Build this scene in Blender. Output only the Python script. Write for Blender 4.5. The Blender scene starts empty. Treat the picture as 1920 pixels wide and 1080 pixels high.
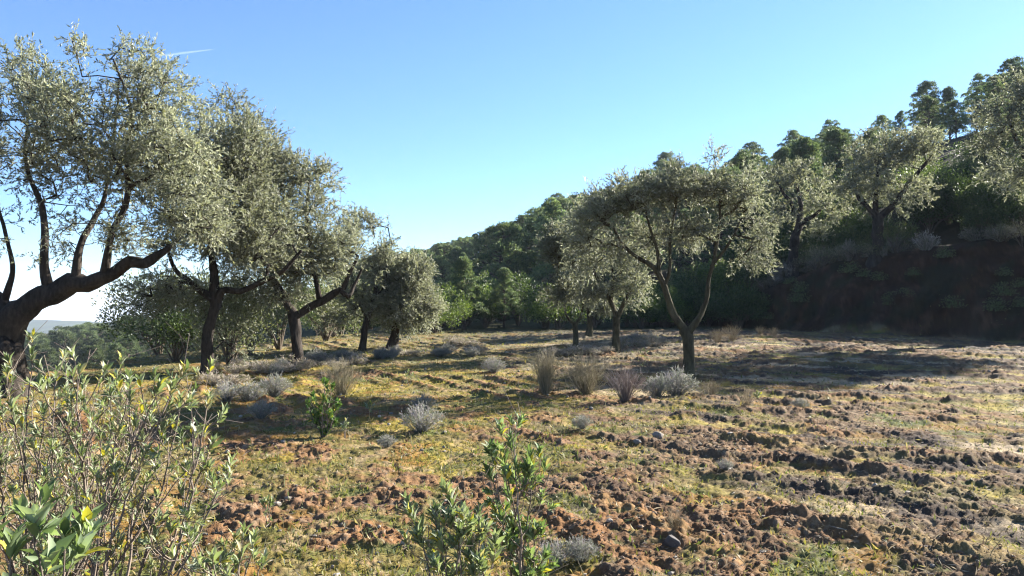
import bpy, math, time
import numpy as np
from mathutils import Vector
T0 = time.time()
scene = bpy.context.scene
COL = scene.collection

# ------------------------------------------------------------------ camera numbers
F = 1450.0          # focal length in photo pixels (1920 wide)
HY = 575.0          # row of the horizon in the photo
EYE = 1.6
PITCH = math.atan((HY - 540.0) / F)

def ray(px, py):
    """Direction of a photo pixel with forward (y) component 1."""
    u = (np.asarray(px, float) - 960.0) / F
    v = (540.0 - np.asarray(py, float)) / F
    cp, sp = math.cos(PITCH), math.sin(PITCH)
    fy = cp - v * sp
    fz = sp + v * cp
    return u / fy, fz / fy

def P(px, py, d):
    dx, dz = ray(px, py)
    return np.array([dx * d, d, EYE + dz * d])

# ------------------------------------------------------------------ noise
def _hash(ix, iy, seed):
    h = (ix.astype(np.int64) * 374761393 + iy.astype(np.int64) * 668265263 + seed * 974711) & 0xffffffff
    h = ((h ^ (h >> 13)) * 1274126177) & 0xffffffff
    h = ((h ^ (h >> 16)) * 2246822519) & 0xffffffff
    return ((h ^ (h >> 15)) & 0xffffff) / float(0xffffff)

def vnoise(x, y, seed=0):
    """Value noise in -1..1."""
    x = np.asarray(x, float); y = np.asarray(y, float)
    ix = np.floor(x); iy = np.floor(y)
    fx = x - ix; fy = y - iy
    fx = fx * fx * fx * (fx * (fx * 6 - 15) + 10); fy = fy * fy * fy * (fy * (fy * 6 - 15) + 10)
    ix = ix.astype(np.int64); iy = iy.astype(np.int64)
    a = _hash(ix, iy, seed); b = _hash(ix + 1, iy, seed)
    c = _hash(ix, iy + 1, seed); d = _hash(ix + 1, iy + 1, seed)
    return ((a + (b - a) * fx) + ((c + (d - c) * fx) - (a + (b - a) * fx)) * fy) * 2 - 1

def fbm(x, y, seed=0, octs=4, gain=0.5):
    s = 0; a = 1.0; tot = 0
    c, n = math.cos(0.6), math.sin(0.6)
    for o in range(octs):
        s = s + a * vnoise(x, y, seed + o * 17); tot += a
        x, y = (x * c - y * n) * 2.03 + 11.3, (x * n + y * c) * 2.03 - 4.7
        a *= gain
    return s / tot * 1.35

def lumps(x, y, seed, keep=0.6):
    """Rounded lumps, one at most per unit cell: returns height 0..1 and a random per lump."""
    ix = np.floor(x).astype(np.int64); iy = np.floor(y).astype(np.int64)
    best = np.zeros_like(x); rnd = np.zeros_like(x)
    for dx in (-1, 0, 1):
        for dy in (-1, 0, 1):
            cx = ix + dx; cy = iy + dy
            r1 = _hash(cx, cy, seed); r2 = _hash(cx, cy, seed + 1); r3 = _hash(cx, cy, seed + 2); r4 = _hash(cx, cy, seed + 3)
            px = cx + r1; py = cy + r2
            R = 0.35 + 0.5 * r3
            st = 0.6 + 0.8 * r4
            d2 = (((x - px) * st) ** 2 + ((y - py) / st) ** 2) / (R * R)
            h = np.where(r4 * 0.999 < keep, np.sqrt(np.clip(1 - d2, 0, 1)) * (0.4 + 0.6 * r3), 0)
            rnd = np.where(h > best, r1, rnd); best = np.maximum(best, h)
    return best, rnd

def billow(x, y):
    """Crumbly lumps with creases between them."""
    wx = x + .05 * vnoise(x * 6, y * 6, 411); wy = y + .05 * vnoise(x * 6, y * 6, 412)
    s = 0
    for k, (f, a) in enumerate(((5.0, .34), (9.5, .30), (19., .22), (38., .14))):
        c, n = math.cos(k * 1.1), math.sin(k * 1.1)
        s = s + a * (1 - 2.2 * np.abs(vnoise((wx * c - wy * n) * f, (wx * n + wy * c) * f, 420 + k)) ** .8)
    return s

def sstep(a, b, x):
    t = np.clip((x - a) / (b - a), 0, 1)
    return t * t * (3 - 2 * t)

# ------------------------------------------------------------------ terrain
PXK  = np.array([-700, -200, 100, 300, 430, 560, 700, 780, 900, 1000, 1130, 1260, 1400, 1560, 1740, 1920, 2200, 2600, 3200, 4200], float)
HD0  = np.array([ 150,  150, 150, 150, 130,  95,  62,  56,  50,   46,   42,   40,   36,   33,   30,   28,   25,   22,   20,   18], float)   # foot of the far slope
HD1  = np.array([ 260,  260, 260, 250, 240, 220, 190, 175, 155,  140,  128,  118,  104,   90,   76,   66,   58,   52,   48,   44], float)   # ridge
HZ1  = np.array([  -4,   -4,  -8,  -5,   0,   6,   8,   9,  12, 13.4, 15.0, 15.6, 16.4, 16.8, 16.6, 16.2, 12.5,  7.5,  4.5,  3.0], float)
DROPE= np.array([  13,   13,  14,  18,  20,  25,  30,  34,  40,   46,   60,   80,   99,   99,   99,   99,   99,   99,   99,   99], float)   # edge of the field to the valley
DROPM= np.array([  16,   16,  16,  12,   8,   4,   2, 1.5,   1,  0.5,    0,    0,    0,    0,    0,    0,    0,    0,    0,    0], float)
BKF  = np.array([  99,   99,  99,  99,  99,  99,  99,  99,  99,   99,   42,   36, 30.0, 26.6, 25.0, 23.3, 21.5, 19.0, 17.0, 15.0], float)   # foot of the cut bank
BKH  = np.array([   0,    0,   0,   0,   0,   0,   0,   0,   0,    0,    0,  0.5,  1.3, 2.55, 3.05, 3.40, 3.40, 3.1,  2.6,  2.0], float)

def H(x, y):
    x = np.asarray(x, float); y = np.asarray(y, float)
    d = np.maximum(y, 0.0)
    t = x / np.maximum(y, 6.0)
    px = np.clip(960 + F * t, -700, 4200)
    g = lambda a: np.interp(px, PXK, a)
    z = 0.022 * np.minimum(d, 32) + 0.22 * np.exp(-((x - 6.5) / 5.5) ** 2 - ((y - 23) / 6.0) ** 2)
    z = z - np.where(y < 6, 0.03 * (6 - np.maximum(y, -40)) * 0.2, 0)
    e = g(DROPE); m = g(DROPM)
    w = np.maximum(d - e, 0)
    z = z - m * (1 - np.exp(-w * w / (w + 6) * 0.25 / np.maximum(m, 0.05)))
    bf = g(BKF); bh = g(BKH)
    wob = 0.5 * vnoise(x * 0.35, y * 0.35, 91) + 0.25 * vnoise(x * 0.9, y * 0.9, 92)
    z = z + bh * sstep(0, 1, (d - bf - wob) / (1.0 + 0.62 * bh)) + 0.06 * np.clip(d - bf - 2.5, 0, 8) * (bh > 0.2)
    d0 = g(HD0); d1 = g(HD1); z1 = g(HZ1)
    u = np.clip((d - d0) / (d1 - d0), 0, 1)
    k = 1 - (1 - u) ** 1.5
    z = z + (z1 - z) * k * (y > 6)
    beyond = np.maximum(d - d1, 0)
    z = z - 0.10 * beyond * (beyond < 400) - 40 * (beyond >= 400)
    big = sstep(30, 60, d)
    z = z + big * 0.8 * fbm(x * 0.05, y * 0.05, 33, 3)
    return z

def row_u(x, y):
    """Curving tillage rows: steep lines on the left turning across on the right."""
    g = np.where(x < 0.8, x, 0.8 + 3.2 * (1 - np.exp(-(x - 0.8) / 3.2)))
    g = np.where(x > 0.8, 0.8 + (x - 0.8) * (0.28 + 0.72 * np.exp(-(x - 0.8) / 1.6)), x)
    return y * 0.55 + g + 0.22 * vnoise(x * 0.5, y * 0.5, 5)

def fields(x, y):
    """Soil relief and cover of the field: relief (m), bare (0..1), helper noises."""
    u = row_u(x, y)
    near = np.clip(1 - (y - 3) / 40, 0.25, 1)
    n_big = fbm(x * 0.28, y * 0.36, 40, 3)
    n_mid = fbm(x * 1.1, y * 1.1, 50, 3)
    ph = (u / 0.62) * 2 * np.pi + 1.1 * n_mid
    row = np.clip(0.5 + 0.5 * np.cos(ph), 0, 1) ** 2.2
    right = sstep(0.6, 3.0, x + 0.12 * y - 0.6)
    gap = sstep(-0.45, 0.25, fbm(x * 0.75, y * 0.75, 60, 3) + 0.25 * right)
    strength = row * gap
    # ploughed ground on the right half of the field, mossy in the middle-left back
    plough = sstep(-0.35, 0.35, n_big + 0.40 * sstep(2.0, 6.0, x) + 0.42 * sstep(-0.8, 1.2, x) + 0.5 * sstep(9, 13, y) * sstep(1.0, 3.0, x) - 0.35 * sstep(9.5, 12.5, y) * (1 - sstep(1.5, 4.0, x)))
    patch = fbm(x * 2.6, y * 2.6, 65, 4, 0.6)
    bare = np.clip(strength * (0.45 + 0.55 * plough) + 0.5 * plough * sstep(-0.1, 0.5, n_mid) + 0.85 * patch * (0.35 + 0.65 * plough) - .03 + .10 * plough, 0, 1)
    l1, r1 = lumps(x / 0.20, y / 0.20, 101, 0.75)
    l2, r2 = lumps(x / 0.085, y / 0.085, 202, 0.8)
    l3, r3 = lumps(x / 0.038, y / 0.038, 303, 0.8)
    rough = fbm(x * 9, y * 9, 70, 4, 0.6)
    crumb = billow(x, y)
    n_tex = fbm(x * 3.3, y * 3.3, 75, 4, 0.65)
    relief = (0.048 * strength + 0.035 * n_mid * 0.6
              + bare * (0.010 * l1 * (0.3 + 0.7 * r1) + 0.010 * l2 * (.4 + .6 * r2) + 0.007 * l3 + 0.020 * crumb) + (1 - bare) * (0.012 * l2 + 0.010 * l3)
              + (0.012 + 0.026 * bare) * rough + 0.022 * n_tex * (0.3 + bare))
    fade = np.clip(1 - (y - 25) / 25, 0.3, 1) * (y > -2)
    return relief * fade, bare, row, gap, n_big, n_mid, (r1, r2, r3, l1, l2, l3), rough, right, plough

def HG(x, y):
    x = np.atleast_1d(np.asarray(x, float)); y = np.atleast_1d(np.asarray(y, float))
    return H(x, y) + fields(x, y)[0]

Z0 = float(H(0.0, 0.0)) 
EYEZ = EYE
def ground_px(px, py, dmax=200):
    """Where the ray of a photo pixel meets the ground."""
    dx, dz = ray(px, py)
    d = np.linspace(2.0, dmax, 6000)
    below = (EYE + dz * d) < H(dx * d, d)
    i = int(np.argmax(below)) if below.any() else -1
    d = d[i]
    return np.array([dx * d, d, float(H(dx * d, d))])

# ------------------------------------------------------------------ mesh building
def unit(v):
    return v / np.maximum(np.linalg.norm(v, axis=-1, keepdims=True), 1e-9)

class Geo:
    def __init__(s): s.v = []; s.q = []; s.t = []; s.c = []; s.n = 0
    def add(s, v, q=None, t=None, c=(1, 1, 1)):
        v = np.asarray(v, np.float32).reshape(-1, 3)
        c = np.asarray(c, np.float32)
        if c.ndim == 1: c = np.broadcast_to(c, (len(v), 3))
        s.v.append(v); s.c.append(c)
        if q is not None and len(q): s.q.append(np.asarray(q, np.int64) + s.n)
        if t is not None and len(t): s.t.append(np.asarray(t, np.int64) + s.n)
        s.n += len(v)
    def mesh(s, name, origin=(0, 0, 0), flat=False):
        v = np.concatenate(s.v) - np.asarray(origin, np.float32); c = np.concatenate(s.c)
        q = np.concatenate(s.q) if s.q else np.zeros((0, 4), np.int64)
        t = np.concatenate(s.t) if s.t else np.zeros((0, 3), np.int64)
        me = bpy.data.meshes.new(name)
        me.vertices.add(len(v)); me.vertices.foreach_set('co', v.astype(np.float32).ravel())
        nl = len(q) * 4 + len(t) * 3
        me.loops.add(nl)
        me.loops.foreach_set('vertex_index', np.concatenate([q.ravel(), t.ravel()]).astype(np.int32))
        me.polygons.add(len(q) + len(t))
        st = np.concatenate([np.arange(len(q)) * 4, len(q) * 4 + np.arange(len(t)) * 3]).astype(np.int32)
        me.polygons.foreach_set('loop_start', st)
        if flat:
            a = me.attributes.new('sharp_face', 'BOOLEAN', 'FACE'); a.data.foreach_set('value', np.ones(len(st), bool))
        ca = me.attributes.new('tint', 'FLOAT_COLOR', 'POINT')
        ca.data.foreach_set('color', np.concatenate([c, np.ones((len(c), 1))], 1).astype(np.float32).ravel())
        me.update(calc_edges=True)
        return me
    def obj(s, name, mat, parent=None, origin=(0, 0, 0), flat=False):
        me = s.mesh(name, origin, flat)
        me.materials.append(mat)
        o = bpy.data.objects.new(name, me); COL.objects.link(o)
        if parent is None: o.location = origin
        else: o.parent = parent
        return o

def thing(name, loc, label, cat, group=None):
    o = bpy.data.objects.new(name, None); COL.objects.link(o)
    o.empty_display_size = 0.2
    o.location = loc; tag(o, label, cat, group)
    return o

def tag(o, label=None, cat=None, group=None, kind=None):
    if label: o['label'] = label
    if cat: o['category'] = cat
    if group: o['group'] = group
    if kind: o['kind'] = kind
    return o

# leaf outline templates: (along, across -1..1, lift) and faces
LEAF4 = (np.array([[0, 0, 0], [.45, 1, .12], [1, 0, 0], [.45, -1, .12]], float), [[0, 1, 2, 3]], [])
LEAF9 = (np.array([[0, 0, 0], [.28, 0, .03], [.6, 0, .02], [1, 0, -.10],
                   [.25, .8, .10], [.6, .85, .10], [.25, -.8, .10], [.6, -.85, .10]], float),
         [[1, 4, 5, 2], [1, 2, 7, 6]], [[0, 4, 1], [0, 1, 6], [2, 5, 3], [2, 3, 7]])

def leaves(geo, p, d, L, W, C, rng, tpl=LEAF4, up=None):
    n = len(p)
    if n == 0: return
    d = unit(d)
    r = unit(rng.normal(size=(n, 3))) if up is None else unit(up + 0.35 * rng.normal(size=(n, 3)))
    s = unit(np.cross(d, r)); nn = np.cross(s, d)
    L = np.broadcast_to(np.asarray(L, float), (n,))[:, None, None]; W = np.broadcast_to(np.asarray(W, float), (n,))[:, None, None]
    tv, tq, tt = tpl
    v = p[:, None] + d[:, None] * (tv[:, 0][None, :, None] * L) + s[:, None] * (tv[:, 1][None, :, None] * W * .5) + nn[:, None] * (tv[:, 2][None, :, None] * L)
    k = len(tv); off = (np.arange(n) * k)[:, None, None]
    q = (np.asarray(tq)[None] + off).reshape(-1, 4) if len(tq) else None
    t = (np.asarray(tt)[None] + off).reshape(-1, 3) if len(tt) else None
    c = np.repeat(np.asarray(C, float), k, axis=0) if np.ndim(C) == 2 else C
    geo.add(v.reshape(-1, 3), q, t, c)

def segs(geo, a, b, ra, rb, sides=4, c=(1, 1, 1)):
    n = len(a)
    if n == 0: return
    d = unit(b - a)
    h = np.where(np.abs(d[:, 2:3]) < 0.9, np.array([[0, 0, 1.]]), np.array([[1., 0, 0]]))
    s = unit(np.cross(d, h)); w = np.cross(d, s)
    an = np.arange(sides) / sides * 2 * np.pi
    ring = s[:, None] * np.cos(an)[None, :, None] + w[:, None] * np.sin(an)[None, :, None]
    v = np.concatenate([a[:, None] + ring * np.asarray(ra)[:, None, None], b[:, None] + ring * np.asarray(rb)[:, None, None]], 1)
    i = np.arange(sides); j = (i + 1) % sides
    f = np.stack([i, j, j + sides, i + sides], 1)
    q = (f[None] + (np.arange(n) * 2 * sides)[:, None, None]).reshape(-1, 4)
    if np.ndim(c) == 2: c = np.repeat(c, 2 * sides, axis=0)
    geo.add(v.reshape(-1, 3), q, None, c)

def resample(pts, rad, step):
    """Catmull-Rom through hand-set points."""
    pts = np.asarray(pts, float); rad = np.asarray(rad, float)
    if len(pts) == 2:
        pts = np.array([pts[0], (pts[0] + pts[1]) / 2, pts[1]]); rad = np.array([rad[0], rad.mean(), rad[1]])
    e = np.concatenate([[2 * pts[0] - pts[1]], pts, [2 * pts[-1] - pts[-2]]])
    out = []; rr = []
    for i in range(len(pts) - 1):
        n = max(2, int(np.linalg.norm(pts[i + 1] - pts[i]) / step))
        for t in np.arange(n) / n:
            a, b, c, d = e[i:i + 4]
            out.append(.5 * (2 * b + (c - a) * t + (2 * a - 5 * b + 4 * c - d) * t * t + (3 * b - a - 3 * c + d) * t ** 3))
            rr.append(rad[i] + (rad[i + 1] - rad[i]) * t)
    out.append(pts[-1]); rr.append(rad[-1])
    return np.array(out), np.array(rr)

def tube(geo, pts, rad, rng, sides=10, gnarl=0.12, c=(1, 1, 1)):
    n = len(pts)
    d = unit(np.gradient(pts, axis=0))
    s = np.zeros((n, 3)); h = np.array([1., 0, 0]) if abs(d[0][0]) < .9 else np.array([0, 1., 0])
    for i in range(n):
        h = unit(h - d[i] * np.dot(h, d[i])); s[i] = h
    w = np.cross(d, s)
    an = np.arange(sides) / sides * 2 * np.pi
    sd = int(rng.integers(1000))
    L = np.concatenate([[0], np.cumsum(np.linalg.norm(np.diff(pts, axis=0), axis=1))])
    tw = L * 1.5
    A = an[None] + 0 * tw[:, None]
    bump = 1 + gnarl * (fbm(np.cos(A + tw[:, None]) * 1.6 + 7, np.sin(A + tw[:, None]) * 1.6 + L[:, None] * 2.2, sd, 3) + 0.6 * np.cos(3 * (A + tw[:, None] * .6) + sd))
    v = pts[:, None] + (s[:, None] * np.cos(A)[..., None] + w[:, None] * np.sin(A)[..., None]) * (rad[:, None] * bump)[..., None]
    i = np.arange(sides); j = (i + 1) % sides
    f = np.stack([i, j, j + sides, i + sides], 1)
    q = (f[None] + (np.arange(n - 1) * sides)[:, None, None]).reshape(-1, 4)
    v = np.concatenate([v.reshape(-1, 3), pts[-1:] + d[-1:] * rad[-1]])
    last = (n - 1) * sides
    t = [[last + a, last + b, n * sides] for a, b in zip(i, j)]
    geo.add(v, q, t, c)

# ------------------------------------------------------------------ materials
def nodes(m):
    m.use_nodes = True
    nt = m.node_tree; nt.nodes.clear()
    return nt, (lambda k, **kw: mk(nt, k, **kw)), (lambda a, b: nt.links.new(a, b))

def mk(nt, kind, **kw):
    n = nt.nodes.new(kind)
    for k, v in kw.items():
        if k in n.inputs: n.inputs[k].default_value = v
        else: setattr(n, k, v)
    return n

def leaf_material(name, trans=0.35, rough=0.45, spec=0.4, tcol=(1.25, 1.25, 0.75)):
    m = bpy.data.materials.new(name); nt, N, Lk = nodes(m)
    at = N('ShaderNodeAttribute', attribute_name='tint')
    p = N('ShaderNodeBsdfPrincipled', Roughness=rough); p.inputs['Specular IOR Level'].default_value = spec
    Lk(at.outputs['Color'], p.inputs['Base Color'])
    tr = N('ShaderNodeBsdfTranslucent')
    mul = N('ShaderNodeMix', data_type='RGBA', blend_type='MULTIPLY'); mul.inputs['Factor'].default_value = 1
    Lk(at.outputs['Color'], mul.inputs[6]); mul.inputs[7].default_value = (*tcol, 1)
    Lk(mul.outputs[2], tr.inputs['Color'])
    mx = N('ShaderNodeMixShader', Fac=trans)
    Lk(p.outputs[0], mx.inputs[1]); Lk(tr.outputs[0], mx.inputs[2])
    o = N('ShaderNodeOutputMaterial'); Lk(mx.outputs[0], o.inputs[0])
    return m

def bark_material(name, dark, pale, scale=9.0):
    m = bpy.data.materials.new(name); nt, N, Lk = nodes(m)
    tc = N('ShaderNodeTexCoord')
    mp = N('ShaderNodeMapping'); mp.inputs['Scale'].default_value = (scale, scale, scale * .3)
    Lk(tc.outputs['Object'], mp.inputs[0])
    n1 = N('ShaderNodeTexNoise', Scale=2.0, Detail=8.0, Roughness=0.7); Lk(mp.outputs[0], n1.inputs['Vector'])
    n2 = N('ShaderNodeTexNoise', Scale=0.35, Detail=3.0); Lk(mp.outputs[0], n2.inputs['Vector'])
    add = N('ShaderNodeMath', operation='MULTIPLY_ADD'); add.inputs[1].default_value = 0.6
    Lk(n1.outputs[0], add.inputs[0]); 
    sc = N('ShaderNodeMath', operation='MULTIPLY'); sc.inputs[1].default_value = 0.45; Lk(n2.outputs[0], sc.inputs[0]); Lk(sc.outputs[0], add.inputs[2])
    r = N('ShaderNodeValToRGB'); r.color_ramp.elements[0].position = .38; r.color_ramp.elements[1].position = .68
    r.color_ramp.elements[0].color = (*dark, 1); r.color_ramp.elements[1].color = (*pale, 1)
    Lk(add.outputs[0], r.inputs[0])
    p = N('ShaderNodeBsdfPrincipled', Roughness=0.95); p.inputs['Specular IOR Level'].default_value = .15
    Lk(r.outputs[0], p.inputs['Base Color'])
    b = N('ShaderNodeBump', Strength=0.9, Distance=0.03); Lk(n1.outputs[0], b.inputs['Height']); Lk(b.outputs[0], p.inputs['Normal'])
    o = N('ShaderNodeOutputMaterial'); Lk(p.outputs[0], o.inputs[0])
    return m

def tint_material(name, rough=0.95, spec=0.1, noise=0.35, scale=40.0, bump=0.4, dist=0.01):
    """Attribute colour broken up by fine noise, with fine bump."""
    m = bpy.data.materials.new(name); nt, N, Lk = nodes(m)
    at = N('ShaderNodeAttribute', attribute_name='tint')
    tc = N('ShaderNodeTexCoord')
    n1 = N('ShaderNodeTexNoise', Scale=scale, Detail=6.0, Roughness=0.75); Lk(tc.outputs['Object'], n1.inputs['Vector'])
    mr = N('ShaderNodeMapRange'); mr.inputs['From Min'].default_value = .3; mr.inputs['From Max'].default_value = .7
    mr.inputs['To Min'].default_value = 1 - noise; mr.inputs['To Max'].default_value = 1 + noise
    Lk(n1.outputs[0], mr.inputs[0])
    vm = N('ShaderNodeVectorMath', operation='SCALE'); Lk(at.outputs['Color'], vm.inputs[0]); Lk(mr.outputs[0], vm.inputs['Scale'])
    p = N('ShaderNodeBsdfPrincipled', Roughness=rough); p.inputs['Specular IOR Level'].default_value = spec
    Lk(vm.outputs[0], p.inputs['Base Color'])
    b = N('ShaderNodeBump', Strength=bump, Distance=dist); Lk(n1.outputs[0], b.inputs['Height']); Lk(b.outputs[0], p.inputs['Normal'])
    o = N('ShaderNodeOutputMaterial'); Lk(p.outputs[0], o.inputs[0])
    return m

M_OLIVE = leaf_material('olive_leaf', 0.40, 0.6, 0.15, (1.08, 1.10, 0.88))
M_PINE = leaf_material('pine_needle', 0.30, 0.6, 0.2, (1.1, 1.15, 0.7))
M_BUSH = leaf_material('bush_leaf', 0.35, 0.5, 0.3, (1.3, 1.35, 0.6))
M_SAGE = leaf_material('sage_leaf', 0.30, 0.6, 0.25, (1.15, 1.25, 0.6))
M_DRY = leaf_material('dry_stem', 0.28, 0.8, 0.1, (1.1, 1.05, 0.9))
M_GRASS = leaf_material('grass_blade', 0.35, 0.6, 0.2, (1.3, 1.3, 0.6))
M_BARK = bark_material('olive_bark', (0.010, 0.008, 0.0065), (0.062, 0.050, 0.040))
M_BARK2 = bark_material('mossy_bark', (0.022, 0.018, 0.011), (0.10, 0.088, 0.05))
M_PBARK = bark_material('pine_bark', (0.03, 0.022, 0.018), (0.13, 0.10, 0.085), 5)
M_TWIG = tint_material('twig_bark', 0.9, 0.15, 0.3, 60, 0.3)
M_SOIL = tint_material('field_soil', 0.97, 0.06, 0.38, 55, 0.7, 0.012)
M_STONE = tint_material('limestone', 0.9, 0.2, 0.25, 25, 0.5, 0.01)

# ------------------------------------------------------------------ ground
def mixc(a, b, w):
    return a + (np.asarray(b) - a) * w[:, None]

def ground():
    az = np.radians(np.concatenate([np.linspace(-180, -60, 25)[:-1], np.linspace(-60, -42, 40)[:-1], np.linspace(-42, 42, 1120), np.linspace(42, 60, 40)[1:], np.linspace(60, 180, 25)[1:-1]]))
    r = np.concatenate([[0.15], np.linspace(0.5, 2.4, 24), np.geomspace(2.45, 46, 720), np.geomspace(46.5, 330, 170)[0:], np.geomspace(345, 6000, 22)])
    A, R = np.meshgrid(az, r)
    x = (np.sin(A) * R).ravel(); y = (np.cos(A) * R).ravel()
    na, nr = len(az), len(r)
    base = H(x, y)
    rel, bare, row, gap, nb, nm, (r1, r2, r3, l1, l2, l3), rough, right, plough = fields(x, y)
    d = np.maximum(y, .1); px = 960 + F * x / np.maximum(y, 1.0)
    bf = np.interp(px, PXK, BKF); bh = np.interp(px, PXK, BKH)
    onbank = sstep(-0.3, 0.3, d - bf) * (bh > 0.3) * (y > 6)
    far = sstep(26, 34, d)
    far = np.maximum(far, onbank * 0.0)
    # bank: eroded face
    al = x - y
    er = fbm(al * 0.9, base * 1.6, 120, 6, 0.62)
    face = onbank * np.exp(-((d - bf - 1.5) / 1.8) ** 2)
    z = base + rel * (1 - .6 * face)
    sh = face * 0.38 * er
    x = x * (1 - sh / np.maximum(d, 5)); y = y - sh
    hz = np.sqrt(x * x + y * y)
    z = np.where(hz > 800, -40 - 0.034 * hz, z)
    # --- cover colours (what the ground is made of)
    n1 = fbm(x * 2.3, y * 2.3, 140, 4); n2 = fbm(x * 7.0, y * 7.0, 150, 3); n3 = fbm(x * 0.6, y * 0.6, 160, 3)
    moss = np.array([0.215, 0.175, 0.058]); green = np.array([0.135, 0.160, 0.055]); straw = np.array([0.34, 0.26, 0.15])
    c = np.tile(moss, (len(x), 1))
    c = mixc(c, green, .85 * sstep(0.0, 0.6, n1 + 0.4 * n3))
    c = mixc(c, (0.40, 0.30, 0.055), 0.8 * sstep(0.1, 0.6, fbm(x * 1.5, y * 1.5, 170, 3) + 0.25 * sstep(8, 11, y) * (1 - sstep(16, 20, y))))
    c = mixc(c, (0.33, 0.17, 0.05), 0.75 * sstep(0.22, 0.6, fbm(x * 1.9, y * 1.9, 180, 3)))
    c = mixc(c, straw, 0.7 * sstep(0.0, 0.6, n2 * 0.8 - 0.2 * n1))
    # soil
    s = np.tile(np.array([0.245, 0.140, 0.068]), (len(x), 1))
    s = mixc(s, (0.33, 0.20, 0.115), .7 * sstep(0.45, 0.9, r2))
    s = mixc(s, (0.14, 0.085, 0.055), sstep(0.55, 0.9, r1) * .8)
    s = mixc(s, (0.30, 0.15, 0.06), sstep(0.1, 0.6, n3) * .5 * (1 - right))
    s = mixc(s, (0.175, 0.125, 0.078), 0.75 * right * sstep(-.2, .5, n1 + .3))
    s = mixc(s, (0.36, 0.28, 0.19), 0.5 * sstep(0.75, 0.95, r3))
    soilw = sstep(0.12, 0.60, bare + 0.30 * n2 + 0.25 * rough)
    c = mixc(c, s, soilw)
    # dark strips and bright moss drawn out along the rows on the right
    u = row_u(x, y); al_ = x * .8 - y * .5
    st1 = fbm(u * 4.2, al_ * .55, 192, 4, .6); st2 = fbm(u * 3.0 + 40, al_ * .45, 194, 3)
    dens = np.maximum(right, .45 * sstep(-1, 1, x))
    c = mixc(c, (0.095, 0.076, 0.062), .9 * dens * sstep(.0, .35, st1 + .2 * n2))
    c = mixc(c, (0.42, 0.34, 0.09), .8 * dens * sstep(.28, .55, st2 + .2 * n2) * (1 - soilw * .7))
    # pale sandy ground showing between the rows on the right
    sand = right * sstep(0.1, 0.55, fbm(x * 0.55, y * 0.9, 190, 3) + 0.15 * sstep(3.5, 7, x)) * (1 - sstep(.25, .6, bare))
    c = mixc(c, (0.50, 0.39, 0.25), sand * .85)
    # dry grey litter towards the far edge of the field
    back = sstep(13, 19, d) * (1 - sstep(3, 6, x))
    c = mixc(c, (0.27, 0.25, 0.17), back * .55 * sstep(-.5, .4, n1))
    # bank earth and hillside floor
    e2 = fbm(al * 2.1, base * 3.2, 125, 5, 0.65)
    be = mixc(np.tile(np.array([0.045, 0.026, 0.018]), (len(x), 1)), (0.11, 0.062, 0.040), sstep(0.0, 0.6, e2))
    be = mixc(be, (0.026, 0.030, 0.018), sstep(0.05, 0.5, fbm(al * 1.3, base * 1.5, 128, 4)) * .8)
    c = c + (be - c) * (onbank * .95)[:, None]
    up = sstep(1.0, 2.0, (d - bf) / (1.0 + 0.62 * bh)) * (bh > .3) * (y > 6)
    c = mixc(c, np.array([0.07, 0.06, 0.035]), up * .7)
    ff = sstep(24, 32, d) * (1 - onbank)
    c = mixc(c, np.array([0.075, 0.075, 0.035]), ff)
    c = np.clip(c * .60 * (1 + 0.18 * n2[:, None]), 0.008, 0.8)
    v = np.stack([x, y, z], 1)
    i, j = np.meshgrid(np.arange(nr - 1), np.arange(na), indexing='ij')
    jn = (j + 1) % na
    q = np.stack([i * na + j, i * na + jn, (i + 1) * na + jn, (i + 1) * na + j], -1).reshape(-1, 4)[:, ::-1]
    ctr = len(v)
    v = np.concatenate([v, [[0, 0, float(H(0., 0.))]]]); c = np.concatenate([c, c[:1]])
    jj = np.arange(na)
    t = np.stack([jj, np.full(na, ctr), (jj + 1) % na], 1)[:, ::-1]
    g = Geo(); g.add(v, q, t, c)
    return tag(g.obj('ground', M_SOIL), 'tilled olive grove ground of brown clods and yellow green moss', None, None, 'structure')

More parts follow.
